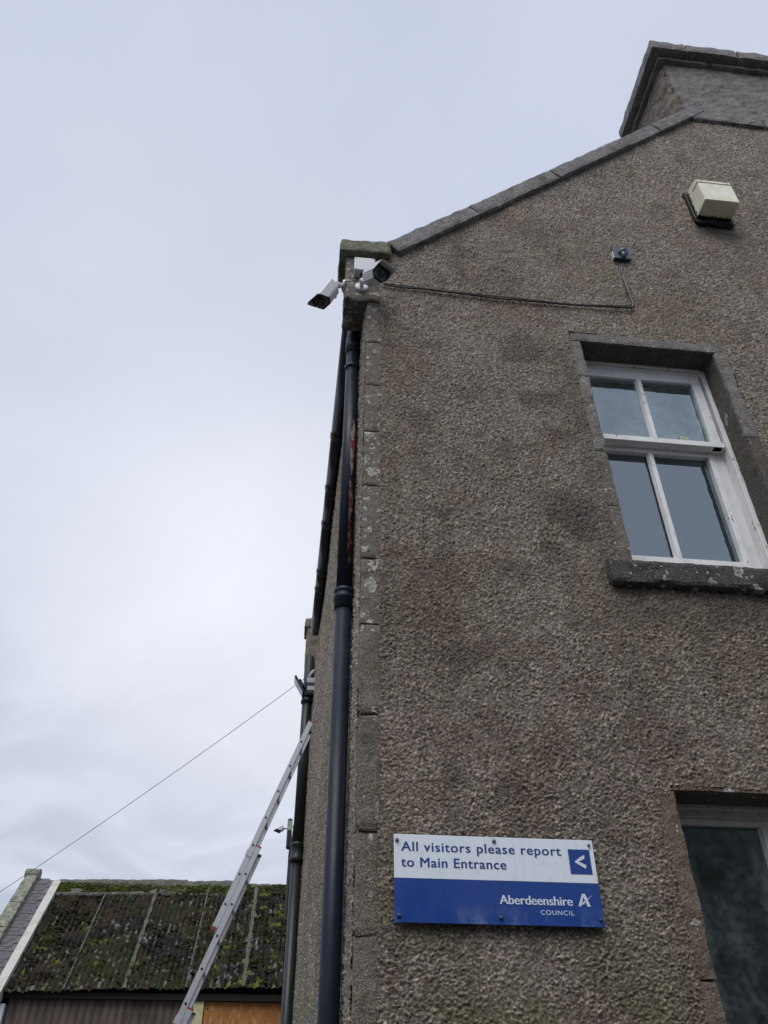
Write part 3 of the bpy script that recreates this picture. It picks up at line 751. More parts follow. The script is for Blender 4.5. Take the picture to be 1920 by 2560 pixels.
# ================================================================== sign
sign = thing('visitor_sign', 'white and blue council notice telling visitors to report to Main Entrance', 'sign', (.155, -.03, 2.2))
sx0, sx1, sz0, sz1 = .1545, 1.0005, 2.1995, 2.5325; YS = -.042
zd = float(on(1230, 2203, 1, YS)[2]); 
def sp(px, py):
    p = on(px, py, 1, YS); return float(p[0]), float(p[2])
def c4(x, y): return sp(960 + x / 2.8603, 2060 + y / 2.8603)
xl = c4(72, 300)[0]; xr = c4(1530, 400)[0]; zt_ = (c4(70, 70)[1] + c4(1490, 118)[1]) / 2; zb_ = (c4(85, 703)[1] + c4(1582, 740)[1]) / 2; zd = (c4(77, 383)[1] + c4(1538, 428)[1]) / 2
SW = M('sign_white_enamel', (.68, .74, .82), .25, .5); k = SW.noise(16, 6, .7); ks = SW.noise(60, 4, .6, SW.vec(scale=(1, 1, .06))); SW.color(SW.mix(SW.ramp(ks, .55, .75, 0, .25), SW.mix(SW.ramp(k, .54, .75, 0, .45), (.69, .75, .82), (.40, .43, .45)), (.38, .40, .40))); SW.rough(SW.ramp(k, .3, .7, .22, .4))
SB = M('sign_blue_enamel', (.012, .050, .235), .25, .5); k = SB.noise(9, 6, .7, SB.vec(scale=(1, 1, .6))); _, _, szz = SB.sep()
low_ = SB.math('MULTIPLY', SB.ramp(szz, zb_ + .075, zb_ + .005), SB.ramp(k, .50, .70))
SB.color(SB.mix(SB.math('MULTIPLY', low_, .5), (.012, .050, .235), (.25, .32, .45))); SB.rough(SB.ramp(k, .3, .7, .2, .42))
INKB = plain('blue_lettering', (.022, .050, .22), .4, var=.1); INKW = plain('white_lettering', (.62, .67, .76), .4, var=.1)
bm = B(); box(bm, xl, xr, YS, YS + .006, zd, zt_, .0012); bmobj('white_panel', bm, SW.m, sign)
bm = B(); box(bm, xl, xr, YS, YS + .006, zb_, zd - .0006, .0012); bmobj('blue_panel', bm, SB.m, sign)
bm = B(); box(bm, xl + .02, xr - .02, YS + .0062, -.002, zb_ + .02, zt_ - .02); bmobj('backing_batten', bm, DGUT, sign)
def lettering(txt, x0, x1, zbase, cap, mat, bold=.0, space=1.0, name='lettering'):
    """flat letters on the notice, one part per word; weight comes from three shifted layers"""
    cu = bpy.data.curves.new('txt', 'FONT'); cu.body = txt; cu.size = 1.0; cu.extrude = 0; cu.space_character = space; cu.resolution_u = 5
    o = bpy.data.objects.new('txt', cu); COL.objects.link(o); bpy.context.view_layer.update()
    me = bpy.data.meshes.new_from_object(o.evaluated_get(bpy.context.evaluated_depsgraph_get()))
    bpy.data.objects.remove(o); bpy.data.curves.remove(cu)
    bm0 = B(); bm0.from_mesh(me)
    w0 = min(v.co.x for v in bm0.verts); w1 = max(v.co.x for v in bm0.verts)
    for v in bm0.verts: v.co = Vector((x0 + bold + (v.co.x - w0) / (w1 - w0) * (x1 - x0 - 2 * bold), YS, zbase + v.co.y / .729 * cap))
    seen = set(); comps = []
    for v in bm0.verts:
        if v in seen: continue
        st = [v]; cp = set()
        while st:
            q_ = st.pop()
            if q_ in cp: continue
            cp.add(q_)
            for e_ in q_.link_edges: st.append(e_.other_vert(q_))
        seen |= cp; comps.append(cp)
    comps.sort(key=lambda c_: min(v.co.x for v in c_)); words = []; right = None
    for cp in comps:
        l_ = min(v.co.x for v in cp); r_ = max(v.co.x for v in cp)
        if right is None or l_ - right > cap * .30: words.append([]); right = r_
        words[-1].append(cp); right = max(right, r_)
    for wd in words:
        bm = B(); vset = set().union(*wd)
        for li, dx in enumerate((0, -bold, bold) if bold else (0,)):
            mp_ = {}
            for f_ in bm0.faces:
                if f_.verts[0] in vset:
                    vs_ = []
                    for v in f_.verts:
                        if v not in mp_: mp_[v] = bm.verts.new((v.co.x + dx, YS - .0008 - .00025 * li, v.co.z))
                        vs_.append(mp_[v])
                    bm.faces.new(vs_)
        r = bmesh.ops.extrude_face_region(bm, geom=list(bm.faces))
        for v in [g_ for g_ in r['geom'] if isinstance(g_, bmesh.types.BMVert)]: v.co.y += .0004
        bmobj(name, bm, mat, sign)
    bm0.free()
capm = c4(150, 121)[1] - c4(150, 191)[1]
a = c4(122, 191); b = c4(1268, 225); lettering('All visitors please report', a[0], b[0], (a[1] + b[1]) / 2, capm, INKB, .0011, 1.10)
a = c4(122, 304); b = c4(877, 323); lettering('to Main Entrance', a[0], b[0], (a[1] + b[1]) / 2, capm, INKB, .0011, 1.08)
a = c4(828, 573); b = c4(1352, 584); lettering('Aberdeenshire', a[0], b[0], (a[1] + b[1]) / 2, c4(850, 506)[1] - c4(850, 574)[1], INKW, .0011, .98)
a = c4(1122, 648); b = c4(1362, 654); lettering('COUNCIL', a[0], b[0], (a[1] + b[1]) / 2, c4(1200, 615)[1] - c4(1200, 649)[1], INKW, 0, 1.15)
def flat(pts, mat, name, y=YS - .0012, d=.001):
    bm = B(); poly_prism(bm, [(c4(*p)[0], y, c4(*p)[1]) for p in pts], (0, d, 0)); return bmobj(name, bm, mat, sign)
q = [c4(1312, 180), c4(1465, 186), c4(1492, 362), c4(1337, 358)]
ax0 = (q[0][0] + q[3][0]) / 2; ax1 = (q[1][0] + q[2][0]) / 2; az1 = (q[0][1] + q[1][1]) / 2; az0 = (q[2][1] + q[3][1]) / 2
bm = B(); box(bm, ax0, ax1, YS - .0012, YS - .0002, az0, az1); bmobj('arrow_panel', bm, SB.m, sign)
flat([(1363, 268), (1366, 276), (1443, 322), (1446, 297), (1392, 269), (1432, 250), (1430, 222), (1398, 240)], INKW, 'arrow', YS - .0024)
flat([(1392, 588), (1414, 500), (1436, 500), (1479, 592), (1455, 591), (1425, 520), (1412, 589)], INKW, 'council_emblem')
for px, py, r in ((1425, 570, .0042), (1433, 560, .0036), (1455, 541, .0026), (1462, 534, .0021), (1469, 527, .0018), (1476, 521, .0015), (1482, 516, .0012)):
    x, z = c4(px, py); bm = B(); rod(bm, (x, YS - .0024, z), (x, YS - .0002, z), r, 10); bmobj('emblem_dot', bm, INKW, sign)
BOLTG = plain('grey_bolt', (.19, .19, .20), .45); BOLTB = plain('blue_bolt', (.03, .06, .12), .3)
for i, (px, py) in enumerate(((92, 113), (785, 123), (1462, 153), (108, 655), (838, 672), (1550, 690))):
    x, z = c4(px, py); r = .0085 if i not in (2, 5) else .0062
    bm = B(); lathe(bm, [(r, 0), (r, .004), (r * .75, .0085), (r * .3, .010)], 14, Matrix.Translation((x, YS, z)) @ Matrix.Rotation(pi / 2, 4, 'X'))
    bmobj('bolt', bm, BOLTG if i < 3 else BOLTB, sign, smooth=True)

# ================================================================== wall fittings
VENT = M('aged_white_plastic', (.62, .62, .55), .4, .4); vx, vy, vz = VENT.sep(); k = VENT.noise(11, 6, .65); k2 = VENT.noise(70, 6, .75, VENT.vec(scale=(1, 1, 1)))
cc = VENT.mix(VENT.ramp(k, .40, .66, 0, .75), (.84, .83, .73), (.62, .55, .31))
cc = VENT.mix(VENT.math('GREATER_THAN', VENT.math('ADD', vy, VENT.math('MULTIPLY', VENT.math('SUBTRACT', k2, .5), .10)), -.062), cc, (.012, .014, .010))
VENT.color(cc); VENT.rough(VENT.ramp(k, .3, .7, .35, .6))
box1 = thing('alarm_box', 'yellowed white plastic box with black mould underneath, high on the gable', 'wall box', (2.9, 0, 7.6))
bm = B()
poly_prism(bm, [(2.735, -.205, 7.585), (2.735, -.205, 7.888), (2.735, -.185, 7.925), (2.735, -.035, 7.96), (2.735, -.035, 7.578)], (.297, 0, 0))
es = [e for e in bm.edges]; bmesh.ops.bevel(bm, geom=es, offset=.004, segments=2, affect='EDGES'); bmobj('hood', bm, VENT.m, box1)
for x_ in (2.77, 3.0):
    bm = B(); rod(bm, (x_, -.2065, 7.868), (x_, -.2045, 7.868), .006, 10); bmobj('screw', bm, BOLTG, box1)
bm = B(); box(bm, 2.731, 3.036, -.209, -.12, 7.850, 7.853); bmobj('lid_seam', bm, plain('seam_grey', (.25, .25, .24)), box1)
WH = plain('white_plastic', (.60, .61, .62), .35, var=.2)
bm = B(); box(bm, 2.724, 3.046, -.0345, -.030, 7.580, 7.975, .002); bmobj('back_plate', bm, VENT.m, box1)
BLK = plain('black_mould_and_gap', (.010, .011, .009), .95, var=.4)
bm = B(); box(bm, 2.712, 3.055, -.029, -.004, 7.545, 7.985, .003); bmobj('gap_slab', bm, BLK, box1)  # black slab put in for the shaded gap and stained flange behind the box
rough_stone('mould_growth', BLK, box1, 2.72, 3.05, -.045, -.012, 7.50, 7.568, seg=.02, amp=.010, rnd=.014, seed=201)

BLUEB = plain('slate_blue_plastic', (.060, .070, .095), .35, .45, var=.25)
pl = thing('cable_entry_cover', 'slate blue plastic cable entry plate on the gable below the white box', 'cable cover', (1.96, 0, 6.95))
bm = B(); pts = [(1.895, 7.03), (2.0, 7.032), (2.035, 7.015), (2.045, 6.98), (2.030, 6.872), (1.897, 6.872)]
poly_prism(bm, [(x, -.040, z) for x, z in pts], (0, .022, 0)); bmobj('plate', bm, BLUEB, pl)
bm = B(); lathe(bm, [(.042, 0), (.036, .012), (.026, .028), (.012, .040), (.002, .043)], 18, Matrix.Translation((1.972, -.039, 6.945)) @ Matrix.Rotation(pi / 2, 4, 'X'))
rod(bm, (1.972, -.055, 6.95), (1.965, -.045, 6.855), .022, 12, .016); bmobj('cowl', bm, BLUEB, pl, smooth=True)
bm = B(); box(bm, 1.888, 1.896, -.038, -.010, 6.874, 6.955); bmobj('sealant', bm, WH, pl)

CABLE = plain('black_cable', (.018, .018, .022), .4, var=.3); CABLEG = plain('grey_cable', (.040, .040, .055), .4, var=.3)
def wob(p, a, i): return (p[0] + a * sin(i * 1.7), p[1], p[2] + a * cos(i * 2.3))
def cable(name, pts, r, mat, label, sub=10):
    P_ = []
    n = 0
    for a, b in zip(pts, pts[1:]):
        for k in range(sub):
            f = k / sub; q_ = [a[j] + (b[j] - a[j]) * f for j in range(3)]; P_.append(wob(q_, .0025, n)); n += 1
    P_.append(pts[-1]); bm = B(); tube(bm, P_, r)
    o = bmobj(name, bm, mat, None, smooth=True); tag(o, label, 'cable', {'wall_cable': 'black cables clipped across the gable', 'drop_cable': 'strands of the cable drop below the cover plate'}.get(name)); return o
cz = lambda px, py, y=-.026: tuple(float(v) for v in on(px, py, 1, y))
run = [(958, 711), (1010, 719), (1060, 722.5), (1130, 731), (1250, 746.5), (1340, 754), (1440, 763), (1578, 770)]
cable('wall_cable', [cz(*p) for p in run], .0066, CABLE, 'lower of two black cables running across the gable to the camera')
cable('wall_cable', [cz(p[0], p[1] - 3.2 - 1.6 * sin(i * 1.9), -.026) for i, p in enumerate(run)], .0045, CABLE, 'upper of two black cables running across the gable to the camera')
drop = [(1553, 663), (1556, 685), (1562, 705), (1567, 720), (1574, 738), (1581, 757), (1582, 765), (1578, 770)]
cable('drop_cable', [cz(*p) for p in drop], .0072, CABLEG, 'left strand of the cable drop below the blue cover plate', 4)
cable('drop_cable', [cz(p[0] + (2.4 if 1 < i < 6 else 0), p[1], -.028) for i, p in enumerate(drop)], .0052, CABLEG, 'right strand of the cable drop below the blue cover plate', 4)

# junction box
jb = thing('junction_box', 'pale grey square junction box on the kneeler stone behind the front camera', 'junction box', (-.03, 0, 6.4))
JG = plain('light_grey_plastic', (.46, .47, .50), .4, var=.15)
jx0, jx1, jz0, jz1 = -.104, .045, 6.345, 6.495
bm = B(); box(bm, jx0 + .004, jx1 - .004, -.062, -.006, jz0 + .003, jz1 - .003, .006, seg=2); bmobj('body', bm, JG, jb)
bm = B(); box(bm, jx0, jx1, -.078, -.0625, jz0, jz1, .006, seg=2); bmobj('lid', bm, JG, jb)
for x in (jx0 + .013, jx1 - .013):
    for z in (jz0 + .013, jz1 - .013):
        bm = B(); rod(bm, (x, -.0795, z), (x, -.0775, z), .005, 10); bmobj('screw', bm, BOLTG, jb)
bm = B(); rod(bm, (-.045, -.040, jz0 - .012), (-.045, -.040, jz0 + .006), .014, 14); bmobj('cable_gland', bm, CABLE, jb)

# ------------------------------------------------ bullet cameras
CW = plain('camera_white', (.66, .66, .68), .35, var=.12); CB = plain('camera_black', (.010, .010, .014), .18, .6, var=.2)
LENS = M('lens_glass', (.02, .025, .05), .05, .8).m; LEDG = plain('led_window', (.15, .165, .23), .15, .6)
def bullet(name, label, mount_c, mount_n, elbow, rear, front, up, s=1.0, group=None):
    t = thing(name, label, 'security camera', tuple(mount_c), group)
    dsc = s / 1.4 if s > 1.2 else 1.0
    mc = Vector(mount_c); mn_ = Vector(mount_n).normalized(); el = Vector(elbow); rr = Vector(rear); ff = Vector(front)
    y = (ff - rr).normalized(); x = y.cross(Vector(up)).normalized(); z = x.cross(y)
    m = Matrix((x, y, z)).transposed().to_4x4(); m.translation = rr; L = (ff - rr).length
    bm = B(); lathe(bm, [(.047, 0), (.047, .008), (.044, .015), (.034, .019)], 28, frame_to(mc, mc + mn_)); bmobj('mounting_disc', bm, CW, t, smooth=False)
    for k in range(3):
        a = k * 2 * pi / 3 + .4; q = frame_to(mc, mc + mn_) @ Vector((.034 * cos(a), .034 * sin(a), .018))
        bm = B(); rod(bm, q, q + mn_ * .003, .004, 8); bmobj('screw', bm, CB, t)
    bm = B(); rod(bm, mc + mn_ * .015, el, .016, 16, .014)
    bmesh.ops.create_uvsphere(bm, u_segments=14, v_segments=10, radius=.019, matrix=Matrix.Translation(el)); 
    att = m @ Vector((0, .035 * s, -.034 * s)); rod(bm, el, att, .013 * s, 14); bmobj('arm', bm, CW, t, smooth=False)
    # body profile (half-round belly, flat top)
    w, h = .042 * s, .037 * s
    prof = [(-w, .010 * s), (-w, h * .9), (-w * .8, h), (w * .8, h), (w, h * .9), (w, .010 * s), (w, -.012 * s), (w * .55, -h), (-w * .55, -h), (-w, -.012 * s)]
    def ring(bm, yv, k=1.0, dz=0): return [bm.verts.new(m @ Vector((px_ * k, yv, pz_ * k + dz))) for px_, pz_ in prof]
    bm = B(); R1 = [ring(bm, 0, .80), ring(bm, .008 * s, .95), ring(bm, .018 * s, 1.0), ring(bm, L * .93, 1.0)]
    for a_, b_ in zip(R1, R1[1:]):
        for i in range(len(prof)): j = (i + 1) % len(prof); bm.faces.new((a_[i], a_[j], b_[j], b_[i]))
    bm.faces.new(R1[0]); bm.faces.new(R1[-1][::-1]); bmobj('housing', bm, CW, t)
    bm = B(); R1 = [ring(bm, L * .931, 1.005), ring(bm, L * .995, 1.005), ring(bm, L, .92)]
    for a_, b_ in zip(R1, R1[1:]):
        for i in range(len(prof)): j = (i + 1) % len(prof); bm.faces.new((a_[i], a_[j], b_[j], b_[i]))
    bm.faces.new(R1[0]); bm.faces.new(R1[-1][::-1]); bmobj('front_bezel', bm, CB, t)
    bm = B(); box(bm, -w * .72, w * .72, L + .0002, L + .003, -h * .72, h * .55, .001, mtx=m); bmobj('led_window', bm, LEDG, t)
    ml = m @ Matrix.Translation((0, L, .002 * s)) @ Matrix.Rotation(-pi / 2, 4, 'X')
    bm = B(); lathe(bm, [(.022 * s, .0), (.022 * s, .008 * s), (.016 * s, .008 * s)], 22, ml); bmobj('lens_ring', bm, CB, t)
    bm = B(); lathe(bm, [(.0155 * s, .004 * s), (.013 * s, .010 * s), (.008 * s, .0135 * s), (.002 * s, .0145 * s)], 18, ml); bmobj('lens', bm, LENS, t, smooth=True)
    # sun shade: thin bent sheet over the top
    o_ = [(-w - .004 * s, -.004 * s), (-w - .004 * s, h * .98), (-w * .82, h + .006 * s), (w * .82, h + .006 * s), (w + .004 * s, h * .98), (w + .004 * s, -.004 * s)]
    i_ = [(a * .955, b - .003 * s if abs(b) > .01 * s else b) for a, b in o_][::-1]
    full = o_ + i_; bm = B(); y0_, y1_ = .010 * s, L + .045 * s
    def Vv(p, yv):
        yy_ = yv
        if yv == y1_: yy_ = L + .004 * s + (.042 * s) * max(0, min(1, (p[1] + .004 * s) / (h)))    # visor sweeps back at the sides
        return bm.verts.new(m @ Vector((p[0], yy_, p[1])))
    A_ = [Vv(p, y0_) for p in full]; B_ = [Vv(p, y1_) for p in full]
    for i in range(len(full)): j = (i + 1) % len(full); bm.faces.new((A_[i], A_[j], B_[j], B_[i]))
    n_ = len(o_)
    for k_ in range(n_ - 1):
        a1, a2 = k_, k_ + 1; b1, b2 = 2 * n_ - 1 - k_, 2 * n_ - 2 - k_
        bm.faces.new((A_[a1], A_[a2], A_[b2], A_[b1])); bm.faces.new((B_[a1], B_[a2], B_[b2], B_[b1]))
    bmobj('sun_shade', bm, CW, t)
    return t
V = lambda px, py, y: Vector([float(a) for a in on(px, py, 1, y)])
bullet('security_camera', 'white bullet camera facing out and right, on the front of the kneeler stone', V(903.6, 719, -.008), (0, -1, 0), V(905, 702, -.085),
       V(922, 697, -.10), V(952, 684, -.215), (.30, -.35, 1), 1.40, 'white bullet security cameras')
bullet('security_camera', 'white bullet camera pointing down and left against the sky, beside the kneeler stone', (-.160, .03, 6.285), (-1, 0, 0.05), V(841, 708, .02),
       V(829, 722, .02), V(804, 753, -.03), (-.55, -.45, .70), 1.40, 'white bullet security cameras')
cable('camera_lead', [cz(855, 725, .02), cz(857, 712, .0), cz(868, 704, -.02), cz(885, 702, -.03), cz(897, 697, -.04)], .0036, CABLE, 'thin black lead looping from the side camera to the junction box', 4)
mount = V(722, 2070, 9.0)
bullet('security_camera', 'small distant camera on the eaves of the rear wing beyond the drainpipe', mount + Vector((.02, 0, 0)), (-1, 0, 0), V(709, 2071, 9.0), V(707, 2070, 9.0), V(696, 2077, 8.95), (-.5, -.2, .8), 1.0, 'white bullet security cameras')
jb2 = thing('camera_mount_box', 'small pale green box holding the distant camera on the wing eaves', 'junction box', tuple(mount))
bm = B(); box(bm, mount[0] - .015, mount[0] + .05, 8.94, 9.06, mount[2] - .05, mount[2] + .09, .004); bmobj('body', bm, plain('pale_green_plastic', (.28, .34, .26), .5), jb2)

# ------------------------------------------------ floodlight and bits by the far drainpipe
fl_ = thing('floodlight', 'black led floodlight tilted down beside the dark green downpipe', 'floodlight', (-.3, 5.1, 5.75))
a = V(738, 1697, 5.05); b = V(759, 1737, 5.05); d = (b - a).normalized(); nrm = Vector((-d.z, 0, d.x)).normalized()
if nrm.x > 0: nrm = -nrm
m = Matrix((d, Vector((0, 1, 0)), d.cross(Vector((0, 1, 0))))).transposed().to_4x4(); m.translation = (a + b) / 2
L2 = (b - a).length / 2
bm = B(); box(bm, -L2, L2, -.09, .09, -.012, .012, .004, mtx=m); bmobj('body', bm, CB, fl_)
side_ = 1 if (m.to_3x3() @ Vector((0, 0, 1))).x < 0 else -1
bm = B(); box(bm, -L2 * .9, L2 * .9, -.08, .08, side_ * .0125 - .002, side_ * .0125 + .006, mtx=m); bmobj('glass_front', bm, plain('flood_glass', (.40, .46, .52), .15, .6), fl_)
bm = B(); box(bm, -L2 * .6, L2 * .3, -.05, .05, -side_ * .030 - .018, -side_ * .030 + .018, .006, mtx=m); bmobj('heat_sink', bm, CB, fl_)
bm = B(); rod(bm, m @ Vector((0, 0, -side_ * .04)), (-.235, 5.2, 5.70), .014, 10); box(bm, -.24, -.15, 5.17, 5.22, 5.62, 5.78, .004); bmobj('bracket', bm, CB, fl_)
pc = V(777, 1707, 5.0); pd = V(778, 1722, 5.0)
jb3 = thing('junction_box', 'pair of grey cable boxes on the side wall above the ladder', 'junction box', tuple(pc))
bm = B(); box(bm, pc[0] - .045, pc[0] + .08, 4.94, 5.02, pc[2] - .025, pc[2] + .035, .005); bmobj('upper_box', bm, JG, jb3)
bm = B(); box(bm, pd[0] - .045, pd[0] + .07, 4.94, 5.02, pd[2] - .045, pd[2] + .010, .005); bmobj('lower_box', bm, JG, jb3)
bm = B(); tube(bm, [V(774, 1700, 5.05), V(775, 1690, 5.05), V(779, 1682, 5.05), V(786, 1676, 5.05)], .018, 8); bmobj('conduit', bm, JG, jb3, smooth=True)

# overhead wire
e0 = V(762, 1696, 5.2); e1 = Vector([float(v) for v in on(-420, 2498, 1, 9.0)])
bm = B(); pts = []
for i in range(31):
    f = i / 30; p = e0.lerp(e1, f); p.z -= .10 * 4 * f * (1 - f); pts.append(p)
tube(bm, pts, .0032, 6); o = bmobj('overhead_wire', bm, CABLEG, None, smooth=True); tag(o, 'thin overhead wire sloping down to the left across the sky', 'wire')

# ================================================================== ladder
AL = M('ladder_aluminium', (.52, .53, .56), .38, .5, .55); k = AL.noise(20, 5, .6, AL.vec(scale=(1, 1, .3))); AL.color(AL.mix(AL.ramp(k, .45, .7, 0, .3), (.52, .53, .56), (.36, .37, .40))); AL.bump(AL.noise(200, 2), .0005, .4)
AL = AL.m; RED = plain('red_plastic', (.30, .035, .035), .45, var=.25)
LY = 4.62
h_up = [Vector([float(v) for v in on(x, y, 1, LY)]) for x, y in ((753.6, 1854.4), (725.8, 1914.7), (697, 1977.7), (666.6, 2043.2), (634.7, 2112), (601, 2184.8), (566.3, 2261))]
h_mid = [Vector([float(v) for v in on(x, y, 1, LY)]) for x, y in ((614, 2184.8), (578.4, 2261), (540.7, 2341), (501.5, 2425), (460.3, 2511.6))]
ld = thing('extension_ladder', 'aluminium extension ladder with red end caps leaning on the side wall', 'ladder', (-1.6, LY, 0))
dU = (h_up[-1] - h_up[0]).normalized(); dM = (h_mid[-1] - h_mid[0]).normalized(); dU = (dU + dM).normalized()
perp = Vector((dU.z, 0, -dU.x)); 
if perp.x < 0: perp = -perp
SEPY = .30; sp_ = (h_up[-1] - h_up[0]).length / 6
def lad_mtx(c): m_ = Matrix((perp, Vector((0, 1, 0)), perp.cross(Vector((0, 1, 0))))).transposed().to_4x4(); m_.translation = c; return m_
def down(c, s_): return c + dU * s_
zsg = 1 if (perp.cross(Vector((0, 1, 0)))).dot(dU) > 0 else -1
def section(c0, s0, s1, holes, wid=.050, off=0.0, red_top=True, red_bot=False):
    m_ = lad_mtx(c0)
    for k_, yo in enumerate((0, SEPY)):
        bm = B(); lo, hi = sorted((zsg * s0, zsg * s1))
        # C section: web + two lips
        y0_ = yo if k_ == 0 else yo - .004
        box(bm, -wid / 2, wid / 2, y0_, y0_ + .004, lo, hi, mtx=m_)
        for sgn in (-1, 1):
            xa, xb = (-wid / 2, -wid / 2 + .004) if sgn < 0 else (wid / 2 - .004, wid / 2)
            box(bm, xa, xb, (.0042 if k_ == 0 else yo - .028), (.028 if k_ == 0 else yo - .0042), lo, hi, mtx=m_)
        bmobj('stile', bm, AL, ld)
        if red_top:
            bm = B(); l2, h2_ = sorted((zsg * s0, zsg * (s0 - .014))); box(bm, -wid / 2 - .003, wid / 2 + .003, (yo - .003 if k_ == 0 else yo - .031), (yo + .031 if k_ == 0 else yo + .003), l2, h2_, .003, mtx=m_); bmobj('end_cap', bm, RED if k_ == 0 else DGUT, ld)
        if red_bot:
            bm = B(); l2, h2_ = sorted((zsg * s1, zsg * (s1 + .035))); box(bm, -wid / 2 - .002, wid / 2 - .012, (yo - .002 if k_ == 0 else yo - .029), (yo + .029 if k_ == 0 else yo + .002), l2, h2_, .003, mtx=m_); bmobj('foot', bm, RED if k_ == 0 else DGUT, ld)
    for s_ in holes:
        bm = B(); a_ = m_ @ Vector((0, -.0015, zsg * s_)); b_ = m_ @ Vector((0, SEPY, zsg * s_)); rod(bm, a_, b_, .0135, 10); bmobj('rung', bm, AL, ld)
        bm = B(); rod(bm, m_ @ Vector((0, -.0030, zsg * s_)), m_ @ Vector((0, -.0010, zsg * s_)), .0105, 12); bmobj('rung_end', bm, CB, ld)
top = Vector([float(v) for v in on(780, 1806, 1, LY)]); s_top = (top - h_up[0]).dot(dU)
c0 = h_up[0]; 
bot_up = Vector([float(v) for v in on(540, 2318, 1, LY)]); s_bu = (bot_up - c0).dot(dU)
section(c0, s_top, s_bu, [sp_ * i for i in range(7)], red_bot=True)
c1 = c0 + perp * .0530
s_m0 = (Vector([float(v) for v in on(641, 2116, 1, LY)]) - c1).dot(dU); s_m1 = s_m0 + 3.0
fm = (h_mid[0] - c1).dot(dU)
section(c1, s_m0, s_m1, [fm + sp_ * i for i in range(9)])
c2 = c0 + perp * .106
s_l0 = (Vector([float(v) for v in on(470, 2522, 1, LY)]) - c2).dot(dU)
zend = c2.z + dU.z * s_l0; s_l1 = s_l0 + (zend - .02) / abs(dU.z)
section(c2, s_l0, s_l1, [s_l0 + .12 + sp_ * i for i in range(int((s_l1 - s_l0) / sp_))])
for (px, py, cc_) in ((626, 2125, c0), (448, 2540, c1)):       # guide brackets joining the sections
    s_ = (Vector([float(v) for v in on(px, py, 1, LY)]) - cc_).dot(dU); m_ = lad_mtx(cc_); l2, h2_ = sorted((zsg * s_, zsg * (s_ + .06)))
    for yo in (-.006, SEPY + .002):
        bm = B(); box(bm, -.031, .031, yo, yo + .004, l2, h2_, .001, mtx=m_); bmobj('guide_bracket', bm, AL, ld)

# ================================================================== shed with the mossy corrugated roof
YE = float((CAM + (F_ + R_ * (160 - 960) / FPX + U_ * (1280 - 2473.5) / FPX) * 13.5)[1])
ZE, RUN, RISE, TILT = 3.655, 2.0, 2.10, .030
shed = thing('corrugated_shed', 'old shed with mossy corrugated roof behind the ladder', 'shed', (-3, YE, 0))
MOSSR = M('mossy_cement_sheet', rough=.92, spec=.2)
c = MOSSR.attr('tint'); f = MOSSR.noise(38, 5, .7); MOSSR.color(MOSSR.mix(MOSSR.ramp(f, .55, .72, 0, .6), c, (.012, .013, .009))); MOSSR.bump(f, .02, .8); MOSSR.bump(MOSSR.noise(130, 3), .006, .7)
Xv, Xe = -4.90, 1.5
cuts = [-4.90, -3.92, -2.93, -1.90, -.93, .08, 1.09]
PITCHC = .0985
def roof_tint(X_, S_, h_, seed):
    S0 = lambda v, lo, hi: np.clip((v - lo) / (hi - lo), 0, 1)[..., None]
    dark = np.array([.018, .017, .016]); moss = np.array([.024, .027, .010]); brown = np.array([.032, .024, .014]); grey = np.array([.20, .205, .205]); bright = np.array([.115, .145, .022])
    c = dark + (brown - dark) * S0(fbm(X_, S_, 1.6, 4, seed), .42, .60)
    c = c + (moss - c) * S0(fbm(X_, S_, 3.0, 4, seed + 3), .46, .62)
    top = np.clip((S_ - 2.4) / .5, 0, 1) * .16 + np.clip((X_ + 1.5) / .8, 0, 1) * .13
    c = c + (bright - c) * S0(fbm(X_, S_, 7.0, 4, seed + 5) + top, .72, .84)
    bare = fbm(X_ + .03 * np.sin(S_ * 7), S_ * .8, 14, 4, seed + 7) + .05 * h_ + .30 * (fbm(X_, S_, 2.4, 3, seed + 8) - .5) + .06 - np.clip((S_ - 1.2) / 1.8, 0, 1) * .10
    c = c + (grey * (.35 + .8 * vn(X_, S_, 9, seed + 9))[..., None] - c) * S0(bare, .73, .81) * .8
    return c
